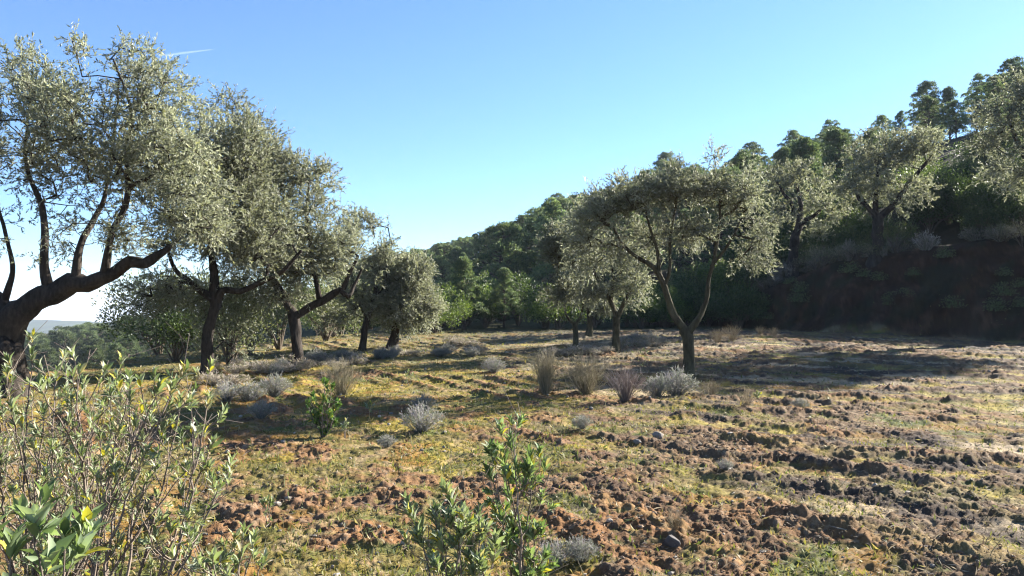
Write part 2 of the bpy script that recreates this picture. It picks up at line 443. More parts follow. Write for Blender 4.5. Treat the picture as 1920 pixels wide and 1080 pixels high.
# ------------------------------------------------------------------ olive trees
def grow_tree(limbs, blobs, n_att, rng, d0, mpp, jitter=1.0, shrink=.15, thr=-.24):
    """Limb nodes first, then thin branches reaching every attraction point of the crown."""
    nodes_ = []; par = []; fixed = []
    LP = []
    for pts in limbs:
        p3 = np.array([P(a, b, d0 + dd) for a, b, dd, w in pts]); r3 = np.array([w * 0.44 * mpp for *_, w in pts])
        p, r = resample(p3, r3, 0.10)
        wob = np.stack([vnoise(np.arange(len(p)) * .35, np.full(len(p), k * 9.1 + len(LP) * 3.3), 5) for k in range(3)], 1)
        env = np.minimum(np.arange(len(p)), 6)[:, None] / 6.0
        p = p + wob * (0.35 * r[:, None] + 0.008) * env
        LP.append((p, r))
        for k in range(len(p)):
            nodes_.append(p[k]); fixed.append(r[k]); par.append(-1)
    nl = len(nodes_)
    # attraction points
    w = np.array([b[2] * b[3] * b[5] * (b[6] if len(b) > 6 else 1.0) for b in blobs], float); w /= w.sum()
    att = []; bc = []
    n_att = int(n_att * 1.08)
    which = rng.choice(len(blobs), n_att, p=w)
    for k in which:
        cx, cy, rx, ry, dd, rd = blobs[k][:6]
        rx = max(rx - shrink / mpp, .5 * rx); ry = max(ry - shrink / mpp, .5 * ry)      # room for the sprays
        v = unit(rng.normal(size=3)) * rng.random() ** 0.42
        c = P(cx, cy, d0 + dd)
        att.append(c + np.array([v[0] * rx * mpp, v[1] * rd, v[2] * ry * mpp])); bc.append(c)
    att = np.array(att)
    # thin them with noise so that gaps stay open
    keep = fbm(att[:, 0] * 1.5 + att[:, 1] * .9, att[:, 2] * 1.5 + att[:, 1] * .7, int(rng.integers(999)), 2) > thr
    att = att[keep]
    buf = np.zeros((nl + len(att) * 12, 3)); buf[:nl] = nodes_; n = nl
    rad_l = np.array(fixed)
    pen = np.zeros(len(buf)); pen[:nl] = np.where(rad_l > 0.07, 0.25, 0) + np.where(rad_l > 0.12, 0.5, 0)
    dist0 = np.array([np.min(np.linalg.norm(buf[:nl] - a, axis=1)) for a in att])
    order = np.argsort(dist0)
    parent = par[:]; term = []
    for k in order:
        a = att[k]
        dd = np.linalg.norm(buf[:n] - a, axis=1) + pen[:n] + 0.5 * np.maximum(buf[:n, 2] - a[2], 0)
        i = int(np.argmin(dd)); s = buf[i]
        L = np.linalg.norm(a - s)
        m = int(np.clip(L / 0.22, 1, 11)); prev = i
        off = rng.normal(size=3) * 0.10 * L * jitter; off[2] -= 0.04 * L
        for j in range(1, m + 1):
            t = j / m
            q = s + (a - s) * t + off * math.sin(math.pi * t) + (rng.normal(size=3) * 0.012 * L if j < m else 0)
            buf[n] = q; parent.append(prev); prev = n; n += 1
        term.append(prev)
    parent = np.array(parent); pos = buf[:n]
    # branch thickness from the twigs down
    flow = np.zeros(n); flow[term] += 1
    for i in range(n - 1, nl - 1, -1):
        if flow[i] == 0: flow[i] = 1
        if parent[i] >= nl: flow[parent[i]] += flow[i]
    rr = 0.0042 * flow ** 0.46
    return LP, pos, parent, rr, nl, np.array(term)

OL_SHADES = np.array([[0.150, 0.162, 0.108], [0.180, 0.190, 0.140], [0.220, 0.226, 0.175], [0.275, 0.278, 0.230], [0.175, 0.180, 0.088], [0.115, 0.130, 0.085]])
def olive_tree(label, base, limbs, blobs, n_att, seed, d0=None, sprigs=6, per=14, LL=0.065, mats=None, shade=1.0, p_shade=(.28, .28, .2, .07, .09, .08), bark=None, twl=0.30, shrink=.15, thr=-.24, group='olive trees of the grove', bury=0.25):
    rng = np.random.default_rng(seed)
    gp = ground_px(*base) if d0 is None else P(base[0], base[1], d0)
    d0 = gp[1]; mpp = d0 / F
    gp[2] = float(H(gp[0], gp[1]))
    limbs = [list(l) for l in limbs]
    LP, pos, par, rr, nl, term = grow_tree(limbs, blobs, n_att, rng, d0, mpp, 1.0, shrink, thr)
    p0, r0 = LP[0]
    # carry the trunk into the soil
    tail = np.array([[p0[0][0], p0[0][1], gp[2] - bury]]); 
    if p0[0][2] > gp[2] - bury + .02:
        p0 = np.concatenate([tail, p0]); r0 = np.concatenate([[r0[0] * 1.25], r0])
    LP[0] = (p0, r0)
    org = np.array([p0[0][0], p0[0][1], gp[2]])
    t = thing('olive_tree', org, label, 'olive tree', group)
    g = Geo(); 
    for k, (p, r) in enumerate(LP):
        r = r.copy()
        if k == 0:
            hgt = p[:, 2] - gp[2]
            r = r * (1 + 0.45 * np.exp(-np.maximum(hgt, 0) / 0.14))
        tube(g, p, r, rng, 16 if k == 0 else 11, 0.20 if k == 0 else 0.17)
    idx = np.arange(nl, len(pos)); a = pos[par[idx]]; b = pos[idx]
    ra = np.where(par[idx] >= nl, rr[np.maximum(par[idx], 0)], rr[idx] * 1.15)
    big = rr[idx] > 0.011
    bc = np.array([0.075, 0.062, 0.05])
    if big.any(): segs(g, a[big], b[big], np.minimum(ra[big], rr[idx][big] * 1.5), rr[idx][big], 6, bc)
    segs(g, a[~big], b[~big], np.minimum(ra[~big], rr[idx][~big] * 1.5), rr[idx][~big], 3, bc)
    g.obj('trunk', bark or M_BARK, t, org)
    # leafy sprigs
    g = Geo()
    T = pos[term]; D = unit(T - pos[par[term]])
    K = sprigs
    ctr = np.mean(pos[term], axis=0)
    P0 = np.repeat(T, K, axis=0); n = len(P0)
    outw = unit(P0 - ctr + np.array([0, 0, .3]))
    dr = unit(np.repeat(D, K, axis=0) * .5 + outw * .45 + rng.normal(size=(n, 3)) * .75 + np.array([0, 0, .34]))
    start = P0 + rng.normal(size=(n, 3)) * 0.05
    ln = twl * (0.5 + 0.9 * rng.random(n))
    shoot = (outw[:, 2] > .25) & (rng.random(n) < .04)
    dr[shoot] = unit(dr[shoot] * .4 + np.array([0, 0, 1.0]) + .25 * rng.normal(size=(int(shoot.sum()), 3))); ln[shoot] = twl * (.9 + .7 * rng.random(int(shoot.sum())))
    sag = np.where(shoot, .05, -.05 + .36 * rng.random(n))
    def along(t): return start[:, None] + dr[:, None] * (ln[:, None, None] * t[None, :, None]) - np.array([0, 0, 1.0]) * (ln * sag)[:, None, None] * (t * t)[None, :, None]
    kn = along(np.array([0, .5, 1.0]))
    segs(g, kn[:, 0], kn[:, 1], np.full(n, .0026), np.full(n, .002), 3, np.array([0.12, 0.11, 0.08])); segs(g, kn[:, 1], kn[:, 2], np.full(n, .002), np.full(n, .001), 3, np.array([0.14, 0.13, 0.09]))
    tt = (np.arange(per) + .5) / per
    lp = along(tt * .97 + .03)
    tan = unit(dr[:, None] - np.array([0, 0, 2.0]) * sag[:, None, None] * tt[None, :, None])
    ld = unit(tan * 0.85 + rng.normal(size=(n, per, 3)) * .50)
    cl = np.repeat(np.clip(fbm(T[:, 0] * 1.1 + T[:, 1], T[:, 2] * 1.1, seed, 2), -1, 1), K)
    pick = rng.choice(len(OL_SHADES), (n, per), p=np.array(p_shade) / np.sum(p_shade))
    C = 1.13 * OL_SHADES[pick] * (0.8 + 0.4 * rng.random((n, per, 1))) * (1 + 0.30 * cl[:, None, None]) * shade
    m = rng.random((n, per)) < 0.86
    lp, ld, C = lp[m], ld[m], C[m]
    L = LL * (0.7 + 0.6 * rng.random(len(lp)))
    leaves(g, lp, ld, L, L * .27, C, rng)
    g.obj('crown', M_OLIVE, t, org)
    return t

def olives():
    # --- left row, near to far
    olive_tree('big old olive at the left edge with a thick limb reaching right', (22, 742),
        [[(12, 742, 0, 78), (16, 690, 0, 68), (22, 640, 0, 60), (25, 605, 0, 60), (40, 580, 0, 54)],
         [(34, 592, 0, 54), (75, 566, 0, 47), (128, 533, 0, 44), (160, 535, 0, 34), (190, 522, 0, 31), (215, 510, 0, 26), (245, 490, -.1, 24), (268, 493, -.1, 20), (285, 487, -.2, 21), (318, 466, -.2, 11), (350, 430, -.2, 6), (365, 390, -.2, 4)],
         [(22, 610, 0, 50), (0, 572, .2, 42), (-42, 535, .3, 34), (-82, 470, .4, 24), (-100, 380, .5, 15), (-90, 280, .5, 8)],
         [(92, 545, 0, 26), (86, 500, 0, 18), (87, 440, 0, 16), (80, 390, .1, 13), (58, 335, .2, 9), (48, 262, .2, 6), (60, 180, .2, 4)],
         [(143, 522, 0, 22), (145, 480, 0, 16), (155, 447, .1, 14), (182, 402, .2, 11), (205, 330, .3, 8), (215, 250, .3, 6), (222, 150, .3, 4)],
         [(196, 516, 0, 20), (201, 470, -.1, 15), (212, 430, -.1, 13), (236, 390, -.1, 12), (243, 340, -.1, 11), (238, 285, -.1, 8), (246, 210, -.1, 6), (212, 110, -.1, 4)],
         [(5, 575, .2, 18), (22, 510, .1, 10), (8, 430, .1, 8), (-15, 330, .1, 6)],
         [(240, 350, -.1, 9), (285, 330, -.2, 7), (325, 290, -.3, 5)]],
        [(52, 175, 90, 90, .2, 1.2), (212, 118, 80, 72, 0, 1.0), (130, 250, 130, 95, 0, 1.4), (275, 205, 85, 105, -.2, 1.1), (335, 300, 85, 90, -.4, 1.0),
         (0, 300, 90, 110, .2, 1.3), (230, 320, 110, 60, 0, 1.2), (345, 400, 85, 75, -.5, .9), (-90, 240, 100, 150, .4, 1.2), (100, 410, 150, 95, .1, 1.3, .36), (20, 450, 50, 60, .2, .8, .6), (240, 440, 60, 50, -.2, .7, .55), (20, 130, 60, 50, .2, .9), (-60, 420, 60, 90, .4, 1.0, .6)],
        1150, 11, sprigs=5, shrink=.07, thr=-.42, per=16, LL=.066, shade=1.12)
    olive_tree('olive with a hidden trunk wrapped in scrub right behind the big left edge olive', (388, 705),
        [[(386, 706, 0, 26), (390, 655, 0, 22), (398, 605, 0, 21), (406, 572, 0, 21)],
         [(404, 578, 0, 20), (420, 545, 0, 14), (450, 545, -.1, 13), (490, 530, -.2, 11), (530, 508, -.3, 9), (565, 470, -.3, 6)],
         [(405, 575, 0, 24), (401, 525, .1, 19), (396, 470, .2, 15), (412, 400, .2, 11), (425, 300, .2, 7), (415, 220, .2, 4)],
         [(400, 562, 0, 17), (362, 532, .1, 12), (325, 495, .1, 8), (310, 440, .1, 5)],
         [(410, 410, .2, 9), (450, 370, .1, 7), (480, 310, 0, 5)]],
        [(425, 235, 62, 62, .2, .8), (400, 330, 95, 90, .1, 1.3), (470, 300, 60, 85, 0, 1.0), (445, 420, 110, 80, 0, 1.3), (350, 440, 70, 60, .1, .9), (330, 545, 80, 55, .2, .9, .55), (500, 470, 60, 60, -.2, .8), (420, 630, 60, 70, .5, .7, .55), (270, 560, 60, 55, .3, .7, .4)],
        950, 22, sprigs=5, shrink=.07, thr=-.42, per=16, LL=.070, shade=1.0)
    olive_tree('olive with straight dark trunk and crooked limb bent right, third in the left row', (560, 690),
        [[(559, 690, 0, 24), (557, 640, 0, 22), (556, 605, 0, 21), (553, 588, 0, 22)],
         [(556, 592, 0, 18), (590, 571, 0, 17), (620, 552, 0, 16), (642, 540, 0, 13), (654, 518, 0, 9), (672, 480, 0, 6)],
         [(640, 545, 0, 11), (655, 556, 0, 10), (664, 535, .1, 7), (680, 500, .1, 4)],
         [(553, 592, 0, 20), (527, 545, .1, 15), (506, 480, .1, 11), (514, 400, .1, 8), (535, 330, .1, 5)],
         [(600, 566, 0, 13), (585, 490, -.1, 10), (575, 410, -.1, 7), (580, 340, -.1, 4)]],
        [(515, 325, 62, 55, .1, .9), (570, 335, 55, 52, 0, .8), (600, 400, 52, 80, -.1, .9), (505, 420, 75, 80, 0, 1.2), (560, 480, 80, 55, 0, 1.2), (525, 545, 60, 45, 0, .8, .8), (610, 480, 55, 50, -.1, .8), (645, 470, 45, 50, 0, .6), (455, 480, 50, 60, .1, .8)],
        760, 33, sprigs=5, shrink=.07, thr=-.7, per=16, LL=.072)
    olive_tree('slim olive leaning slightly right, fourth along the left row before the pale bushes', (680, 658),
        [[(679, 659, 0, 14), (683, 628, 0, 13), (688, 603, 0, 12), (698, 572, 0, 11), (705, 530, 0, 8), (700, 470, 0, 5)],
         [(690, 598, 0, 9), (672, 560, .1, 7), (658, 510, .1, 5)],
         [(698, 570, 0, 7), (720, 530, 0, 5), (730, 470, 0, 4)]],
        [(682, 440, 55, 45, 0, .9), (705, 500, 42, 68, 0, .9), (655, 520, 45, 55, 0, .8), (722, 455, 25, 35, 0, .5), (690, 570, 38, 28, 0, .6), (640, 590, 55, 30, .3, .7, .6)],
        520, 44, sprigs=5, shrink=.07, thr=-.42, per=15, LL=.08)
    olive_tree('rounded olive with a short leaning trunk at the far end of the left row', (736, 655),
        [[(735, 656, 0, 22), (741, 628, 0, 18), (749, 598, 0, 15), (764, 560, 0, 10), (775, 510, 0, 6)],
         [(749, 600, 0, 11), (735, 560, .1, 8), (730, 520, .1, 5)], [(752, 592, 0, 9), (785, 570, 0, 6), (805, 550, 0, 4)]],
        [(765, 520, 50, 42, 0, .9), (768, 572, 55, 48, 0, 1.0), (738, 585, 35, 32, 0, .6), (802, 585, 25, 32, 0, .5), (735, 510, 30, 40, .1, .6)],
        520, 55, sprigs=5, shrink=.07, thr=-.42, per=15, LL=.085, shade=1.1, p_shade=(.2, .25, .25, .12, .14, .04))
    # --- middle
    olive_tree('olive with a slender Y shaped trunk standing alone in the middle right of the field', (1290, 711),
        [[(1290, 712, 0, 26), (1293, 672, 0, 23), (1290, 640, 0, 23), (1288, 616, 0, 27)],
         [(1286, 622, 0, 18), (1264, 590, 0, 15), (1252, 560, 0, 13), (1241, 530, 0, 12), (1228, 502, 0, 11), (1203, 487, .1, 8), (1172, 462, .1, 7), (1148, 425, .1, 5)],
         [(1236, 516, 0, 9), (1232, 470, 0, 7), (1215, 420, 0, 5), (1210, 370, 0, 4)],
         [(1244, 538, 0, 8), (1256, 508, -.1, 7), (1258, 450, -.1, 6), (1268, 380, -.1, 4)],
         [(1292, 622, 0, 17), (1310, 597, -.1, 12), (1322, 566, -.1, 10), (1329, 530, -.1, 9), (1336, 490, -.1, 8), (1348, 430, -.1, 6), (1350, 370, -.1, 4)],
         [(1333, 500, -.1, 7), (1365, 460, -.2, 6), (1392, 410, -.2, 4)]],
        [(1120, 400, 48, 50, .1, .8), (1180, 378, 58, 42, .1, 1.0), (1250, 362, 52, 42, 0, 1.0), (1318, 362, 52, 40, 0, 1.0), (1385, 382, 48, 52, -.2, .8), (1418, 440, 30, 52, -.2, .6), (1150, 462, 55, 36, .1, .8),
         (1232, 440, 55, 40, 0, 1.0), (1310, 440, 58, 45, 0, 1.0), (1385, 480, 45, 32, -.2, .7), (1098, 455, 30, 36, .1, .5), (1192, 515, 34, 28, 0, .5, .9), (1110, 500, 30, 26, .1, .4, .8), (1420, 490, 26, 34, -.2, .5, .9), (1340, 300, 24, 18, 0, .3, .6), (1405, 325, 20, 22, -.1, .3, .6), (1385, 535, 30, 24, -.2, .4, .6), (1268, 322, 26, 20, 0, .4), (1155, 345, 20, 18, .1, .3, .6), (1350, 525, 28, 32, -.2, .3, .5), (1265, 578, 28, 20, -.1, .25, .35), (1225, 545, 20, 16, .1, .2, .4)],
        730, 66, sprigs=5, per=14, LL=.066, shade=1.02, bark=M_BARK2)
    olive_tree('mossy trunked olive forking upward just behind and left of the lone middle olive', (1154, 661),
        [[(1154, 662, 0, 18), (1155, 630, 0, 15), (1157, 592, 0, 15)],
         [(1157, 596, 0, 11), (1142, 558, 0, 9), (1122, 528, 0, 7), (1108, 485, 0, 5), (1095, 430, 0, 4)],
         [(1158, 594, 0, 11), (1176, 557, 0, 8), (1190, 520, 0, 6), (1200, 470, 0, 4)],
         [(1146, 566, 0, 7), (1150, 520, .1, 5), (1145, 460, .1, 4)]],
        [(1100, 475, 52, 52, 0, .9), (1145, 470, 50, 60, 0, .9), (1190, 535, 48, 48, 0, .8), (1085, 420, 45, 50, 0, .8), (1125, 545, 50, 28, 0, .7), (1200, 480, 45, 50, .2, .8)],
        560, 77, sprigs=5, per=15, LL=.078, bark=M_BARK2, shade=.92)
    olive_tree('small olive with a thin forked trunk, left of the mossy trunked olive', (1079, 650),
        [[(1079, 651, 0, 11), (1079, 625, 0, 10), (1078, 608, 0, 10)],
         [(1078, 610, 0, 7), (1063, 592, 0, 5), (1055, 560, 0, 4), (1045, 510, 0, 3)], [(1079, 609, 0, 7), (1090, 590, 0, 5), (1094, 550, 0, 4), (1085, 500, 0, 3)]],
        [(1058, 540, 42, 42, 0, .8), (1088, 560, 35, 30, 0, .6), (1050, 470, 42, 50, 0, .8), (1085, 490, 35, 40, 0, .7)],
        420, 88, sprigs=5, per=14, LL=.095, bark=M_BARK2, shade=.85)
    olive_tree('short olive half hidden between the small forked olive and the mossy trunked one', (1105, 632),
        [[(1105, 632, 0, 13), (1106, 605, 0, 11), (1104, 580, 0, 9), (1100, 540, 0, 5)], [(1106, 600, 0, 6), (1122, 575, 0, 5), (1130, 540, 0, 3)]],
        [(1105, 560, 42, 32, 0, .8), (1130, 570, 28, 25, 0, .6), (1085, 530, 35, 35, .2, .7)],
        280, 99, sprigs=5, per=14, LL=.10, d0=None, bark=M_BARK2, shade=.9)
    # --- on the bank
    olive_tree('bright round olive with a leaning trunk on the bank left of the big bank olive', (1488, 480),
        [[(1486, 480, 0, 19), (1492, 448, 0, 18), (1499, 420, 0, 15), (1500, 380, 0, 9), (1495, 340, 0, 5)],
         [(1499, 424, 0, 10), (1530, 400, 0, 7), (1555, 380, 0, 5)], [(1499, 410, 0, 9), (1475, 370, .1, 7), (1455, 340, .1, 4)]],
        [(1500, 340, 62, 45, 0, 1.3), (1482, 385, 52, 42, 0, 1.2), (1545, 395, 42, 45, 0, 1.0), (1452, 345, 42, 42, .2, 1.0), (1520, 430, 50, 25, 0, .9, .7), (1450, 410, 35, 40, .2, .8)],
        430, 111, d0=31.5, sprigs=5, per=15, LL=.105, shade=1.15, p_shade=(.22, .25, .2, .06, .24, .03))  # leaf colour lifted in place of stronger sun on this crown
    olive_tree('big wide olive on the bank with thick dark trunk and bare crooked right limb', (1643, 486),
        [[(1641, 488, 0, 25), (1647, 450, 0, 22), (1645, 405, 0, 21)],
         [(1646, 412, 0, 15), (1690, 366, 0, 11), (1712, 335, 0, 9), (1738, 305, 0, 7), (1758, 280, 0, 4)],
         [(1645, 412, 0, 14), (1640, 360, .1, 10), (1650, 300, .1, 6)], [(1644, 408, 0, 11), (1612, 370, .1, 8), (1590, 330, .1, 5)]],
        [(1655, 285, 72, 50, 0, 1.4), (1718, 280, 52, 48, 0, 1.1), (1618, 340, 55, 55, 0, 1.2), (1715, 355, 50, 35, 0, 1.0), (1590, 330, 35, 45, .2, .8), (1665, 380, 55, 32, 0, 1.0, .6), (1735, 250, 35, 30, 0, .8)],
        500, 122, d0=28.5, sprigs=5, per=15, LL=.098, shade=1.12, p_shade=(.24, .26, .2, .08, .18, .04))  # paler leaf tint here also stands in for sunlight
    olive_tree('tall olive cut by the right edge of the picture above the bank', (1990, 450),
        [[(1992, 452, 0, 30), (1988, 410, 0, 28), (1982, 370, 0, 26)],
         [(1982, 376, 0, 18), (1950, 330, 0, 13), (1915, 280, 0, 10), (1890, 220, 0, 6)], [(1982, 372, 0, 18), (1990, 300, 0, 13), (1975, 210, 0, 8), (1960, 140, 0, 5)],
         [(1985, 376, 0, 16), (2030, 320, -.4, 12), (2075, 260, -.8, 9), (2110, 200, -1, 5)], [(2030, 322, -.4, 9), (2100, 300, -.9, 7), (2160, 270, -1.2, 4)]],
        [(1890, 215, 62, 75, 0, 1.3), (1935, 165, 60, 55, 0, 1.2), (1880, 310, 45, 60, 0, 1.0), (1985, 200, 75, 80, 0, 1.4), (2050, 260, 70, 85, 0, 1.3), (1940, 330, 50, 50, 0, 1.1), (1850, 265, 35, 40, 0, .8), (2100, 200, 85, 75, -1.0, 1.3, 1.3), (2160, 270, 70, 65, -1.2, 1.2, 1.3), (2090, 290, 80, 60, -.8, 1.2, 1.3)],
        1500, 133, d0=24.5, sprigs=5, per=15, LL=.09, shade=.95)
# ------------------------------------------------------------------ pines and scrub of the slopes
def pine_variant(k, mul=1.0):
    rng = np.random.default_rng(500 + k)
    h = 7.5 * (0.85 + 0.3 * rng.random())
    g = Geo(); lean = rng.normal(size=2) * 0.35
    zs = np.linspace(-.4, h * .92, 9)
    tp = np.stack([lean[0] * (zs / h) ** 2 + .1 * np.sin(zs + k), lean[1] * (zs / h) ** 2 + .1 * np.cos(zs * 1.2 + k), zs], 1)
    tube(g, tp, np.interp(zs, [-.4, h], [.17, .03]), rng, 7, .1)
    pads = []; wide = 1.0 + 0.25 * rng.random(); conic = k % 3 == 2
    n = 84 if conic else 78
    for i in range(n):
        f = (i + rng.random()) / n
        z = h * (0.22 + 0.78 * f)
        prof = (1.55 * (1 - f) ** .8 + .25) if conic else (1.9 * math.sin(math.pi * min(.95, .22 + .72 * f)) ** .8)
        a = i * 2.4 + rng.normal() * .5
        rr = prof * wide * (.25 + .85 * rng.random() ** .7)
        tr = np.array([np.interp(z, zs, tp[:, 0]), np.interp(z, zs, tp[:, 1]), z - .45 * rr])
        c = np.array([tr[0] + rr * math.cos(a), tr[1] + rr * math.sin(a), z])
        pads.append((c, (.26 + .42 * rng.random() ** 1.5) * (0.85 if conic else 1.0)))
        segs(g, tr[None], ((tr + c) / 2 + [0, 0, -.1])[None], [.05], [.035], 4, np.array([1, 1, 1])); segs(g, ((tr + c) / 2 + [0, 0, -.1])[None], c[None], [.035], [.012], 4)
    trunk = g.mesh('pine_trunk'); trunk.materials.append(M_PBARK)
    g = Geo()
    pal = np.array([[.080, .120, .048], [.115, .155, .058], [.066, .100, .050], [.150, .180, .068]]) * (1.40 + .5 * (k % 2)) * mul * np.array([.92, .88, 1.12])
    for c, r in pads:
        m = int(520 * r * r + 40)
        v = unit(rng.normal(size=(m, 3))); v[:, 2] = np.where(v[:, 2] < -.35, -v[:, 2] * .6, v[:, 2])
        rad = r * (.35 + .65 * rng.random(m) ** .5) * (1 + .25 * fbm(v[:, 0] * 2 + c[0], v[:, 1] * 2 + v[:, 2] + c[2], 7, 2))
        p = c + v * rad[:, None] * np.array([1, 1, .72])
        d = unit(v + np.array([0, 0, .55]) + rng.normal(size=(m, 3)) * .45)
        col = pal[rng.choice(4, m, p=(.35, .3, .2, .15))] * (.75 + .5 * rng.random((m, 1))) * (.8 + .4 * rng.random())
        L = .11 + .13 * rng.random(m)
        leaves(g, p, d, L, L * .30, col, rng)
        leaves(g, p, unit(d + rng.normal(size=(m, 3)) * .5), L, L * .26, col, rng)
    crown = g.mesh('pine_crown'); crown.materials.append(M_PINE)
    return trunk, crown, h

def bush_variant(k, height, spread, pal, n_st=9, leaf=.09, per=190):
    rng = np.random.default_rng(700 + k)
    g = Geo(); gl = Geo()
    for i in range(n_st):
        a = i / n_st * 6.28 + rng.normal() * .3; f = rng.random() ** .6
        e = np.array([math.cos(a) * spread * f, math.sin(a) * spread * f, height * (.55 + .45 * rng.random()) * (1 - .35 * f)])
        mid = e * [.35, .35, .55]
        p, r = resample([[0, 0, -.1], mid, e], [.03, .02, .006], .2)
        segs(g, p[:-1], p[1:], r[:-1], r[1:], 4, np.array([.10, .08, .06]))
        rr = spread * (.35 + .25 * rng.random())
        m = per
        v = unit(rng.normal(size=(m, 3))); q = e + v * (rng.random(m) ** .45 * rr)[:, None] * [1, 1, height / spread * .55]
        ok = q[:, 2] > .02; q = q[ok]; v = v[ok]; m = len(q)
        col = np.asarray(pal)[rng.integers(len(pal), size=m)] * (.7 + .6 * rng.random((m, 1))) * (.85 + .3 * rng.random())
        L = leaf * (.7 + .6 * rng.random(m))
        leaves(gl, q, unit(v + [0, 0, .6] + rng.normal(size=(m, 3)) * .5), L, L * .42, col, rng)
    stems = g.mesh('stems'); stems.materials.append(M_TWIG)
    lv = gl.mesh('leaves'); lv.materials.append(M_BUSH)
    return stems, lv

def put(name, parts, loc, rz, sc, label, cat, group):
    """A copy of a thing: its own empty and its own parts on shared meshes."""
    t = thing(name, loc, label, cat, group)
    t.rotation_euler = (0, 0, rz); t.scale = sc
    for nm, me in parts:
        o = bpy.data.objects.new(nm, me); COL.objects.link(o); o.parent = t
    return t

SUN_AZ, SUN_EL = 54.0, 24.0     # degrees right of the view direction, above the horizon
SKX = [500, 600, 700, 780, 850, 900, 950, 990, 1040, 1100, 1160, 1210, 1250, 1300, 1350, 1400, 1450, 1500, 1560, 1620, 1680, 1740, 1800, 1850, 1920, 2150]
SKY_ = [520, 500, 480, 465, 447, 432, 414, 397, 370, 358, 348, 325, 296, 312, 314, 280, 290, 256, 236, 246, 212, 172, 182, 147, 118, 124]
def forest():
    rng = np.random.default_rng(3)
    V = [pine_variant(k) for k in range(6)]; VD = [pine_variant(k, .62) for k in range(2)]
    pts = []
    def scatter(pa, pb, ta, tb, dmin, want, tries=9000):
        out = []
        for _ in range(tries):
            if len(out) >= want: break
            px = pa + (pb - pa) * rng.random(); f = ta + (tb - ta) * rng.random() ** .85
            d0 = np.interp(px, PXK, HD0); d1 = np.interp(px, PXK, HD1); d = d0 + (d1 - d0) * f
            x = (px - 960) / F * d
            if all((x - a) ** 2 + (d - b) ** 2 > (dmin * (.8 + .4 * rng.random())) ** 2 for a, b, *_ in pts):
                pts.append((x, d)); out.append((x, d))
        return out
    def plant(xy, label, group, s0=1.0, s1=.3, k=None):
        for x, d in xy:
            v = V[int(rng.integers(6))] if k is None else V[k]
            s = s0 + s1 * (rng.random() - .5) * 2
            z = float(H(x, d)); lim = EYE + ray(960, np.interp(960 + F * x / d, SKX, SKY_) + 4 + 10 * rng.random())[1] * d - z
            s = min(s, lim / v[2])
            if s < .32: continue
            Ls = (z + s * v[2] * .75 - .7) / math.tan(math.radians(SUN_EL))
            if d - .588 * Ls < 27 and x - .809 * Ls > .5: continue
            if any(abs((x - cx) * .588 - (d - cy) * .809) < 3.4 and (x - cx) * .809 + (d - cy) * .588 > 0 and z + s * v[2] > cz + .445 * ((x - cx) * .809 + (d - cy) * .588) for cx, cy, cz in ((11.7, 31.5, 5.3), (13.6, 28.5, 5.6))): continue
            put('pine_tree', [('trunk', v[0]), ('crown', v[1])], (x, d, float(H(x, d))), rng.random() * 6.28, (s * (.9 + .2 * rng.random()), s * (.9 + .2 * rng.random()), s), label, 'pine tree', group)
    def at(px, f):
        d0 = np.interp(px, PXK, HD0); d1 = np.interp(px, PXK, HD1); d = d0 + (d1 - d0) * f
        x = (px - 960) / F * d; pts.append((x, d)); return x, d
    # single ones that stand out against the sky
    def single(px, top, f, label, s, k):
        x, d = at(px, f); v = V[k]; z = float(H(x, d))
        dx, dz = ray(px, top); hgt = EYE + dz * d - z
        sz = hgt / v[2] * .95
        put('pine_tree', [('trunk', v[0]), ('crown', v[1])], (x, d, z), k * 1.3, (sz * s, sz * s, sz), label, 'pine tree', 'pines standing out on the skyline')
    single(1744, 152, .95, 'tall dark pine on the skyline above the gap right of the wide bank olive', .85, 0)
    single(1560, 222, .80, 'broad sunlit green pine rising behind the two bank olives on the skyline', 1.0, 1)
    single(1492, 240, .92, 'dark blue green pine on the skyline just left of the broad sunlit pine', .9, 3)
    single(1408, 266, .85, 'dark rounded pine on the skyline over the left bank olive', 1.0, 4)
    single(1252, 285, .9, 'dark pine crown poking above the top of the lone middle olive', .95, 0)
    single(1845, 135, .93, 'dark loose pine near the right edge just left of the tall cut off olive', .9, 1)
    single(1903, 108, .95, 'highest pine at the right edge of the skyline', .9, 4)
    single(1785, 160, 1.0, 'slim small pine on the skyline right of the tall dark pine', .7, 2)
    single(1660, 212, .95, 'dark pine peeping over the crown of the wide bank olive', .9, 3)
    single(1042, 362, 1.0, 'small dark pine on the ridge where the skyline steps up', .9, 4)
    single(868, 472, .12, 'light green pine standing before the dark slope right of the far left row olive', .62, 2)
    single(925, 480, .35, 'pale green pine in the middle of the dark wooded slope', .75, 5)
    # ridge line
    plant(scatter(600, 2150, .88, 1.08, 3.0, 62), 'dark pine in the unbroken row along the crest of the wooded hill', 'pines along the crest of the hill', .80, .22)
    plant(scatter(640, 2150, .0, .88, 4.3, 190), 'green pine among the dense pines covering the hillside below the crest', 'pines covering the hillside', .80, .28)
    # valley slope behind the big left olive
    vx = []
    for _ in range(4000):
        if len(vx) >= 62: break
        px = -40 + 500 * rng.random(); f = rng.random()
        if len(vx) > 30: px = 40 + 330 * rng.random(); f = .55 + .45 * f
        d = 58 + 85 * f; x = (px - 960) / F * d
        if all((x - a) ** 2 + (d - b) ** 2 > 14 for a, b in vx): vx.append((x, d))
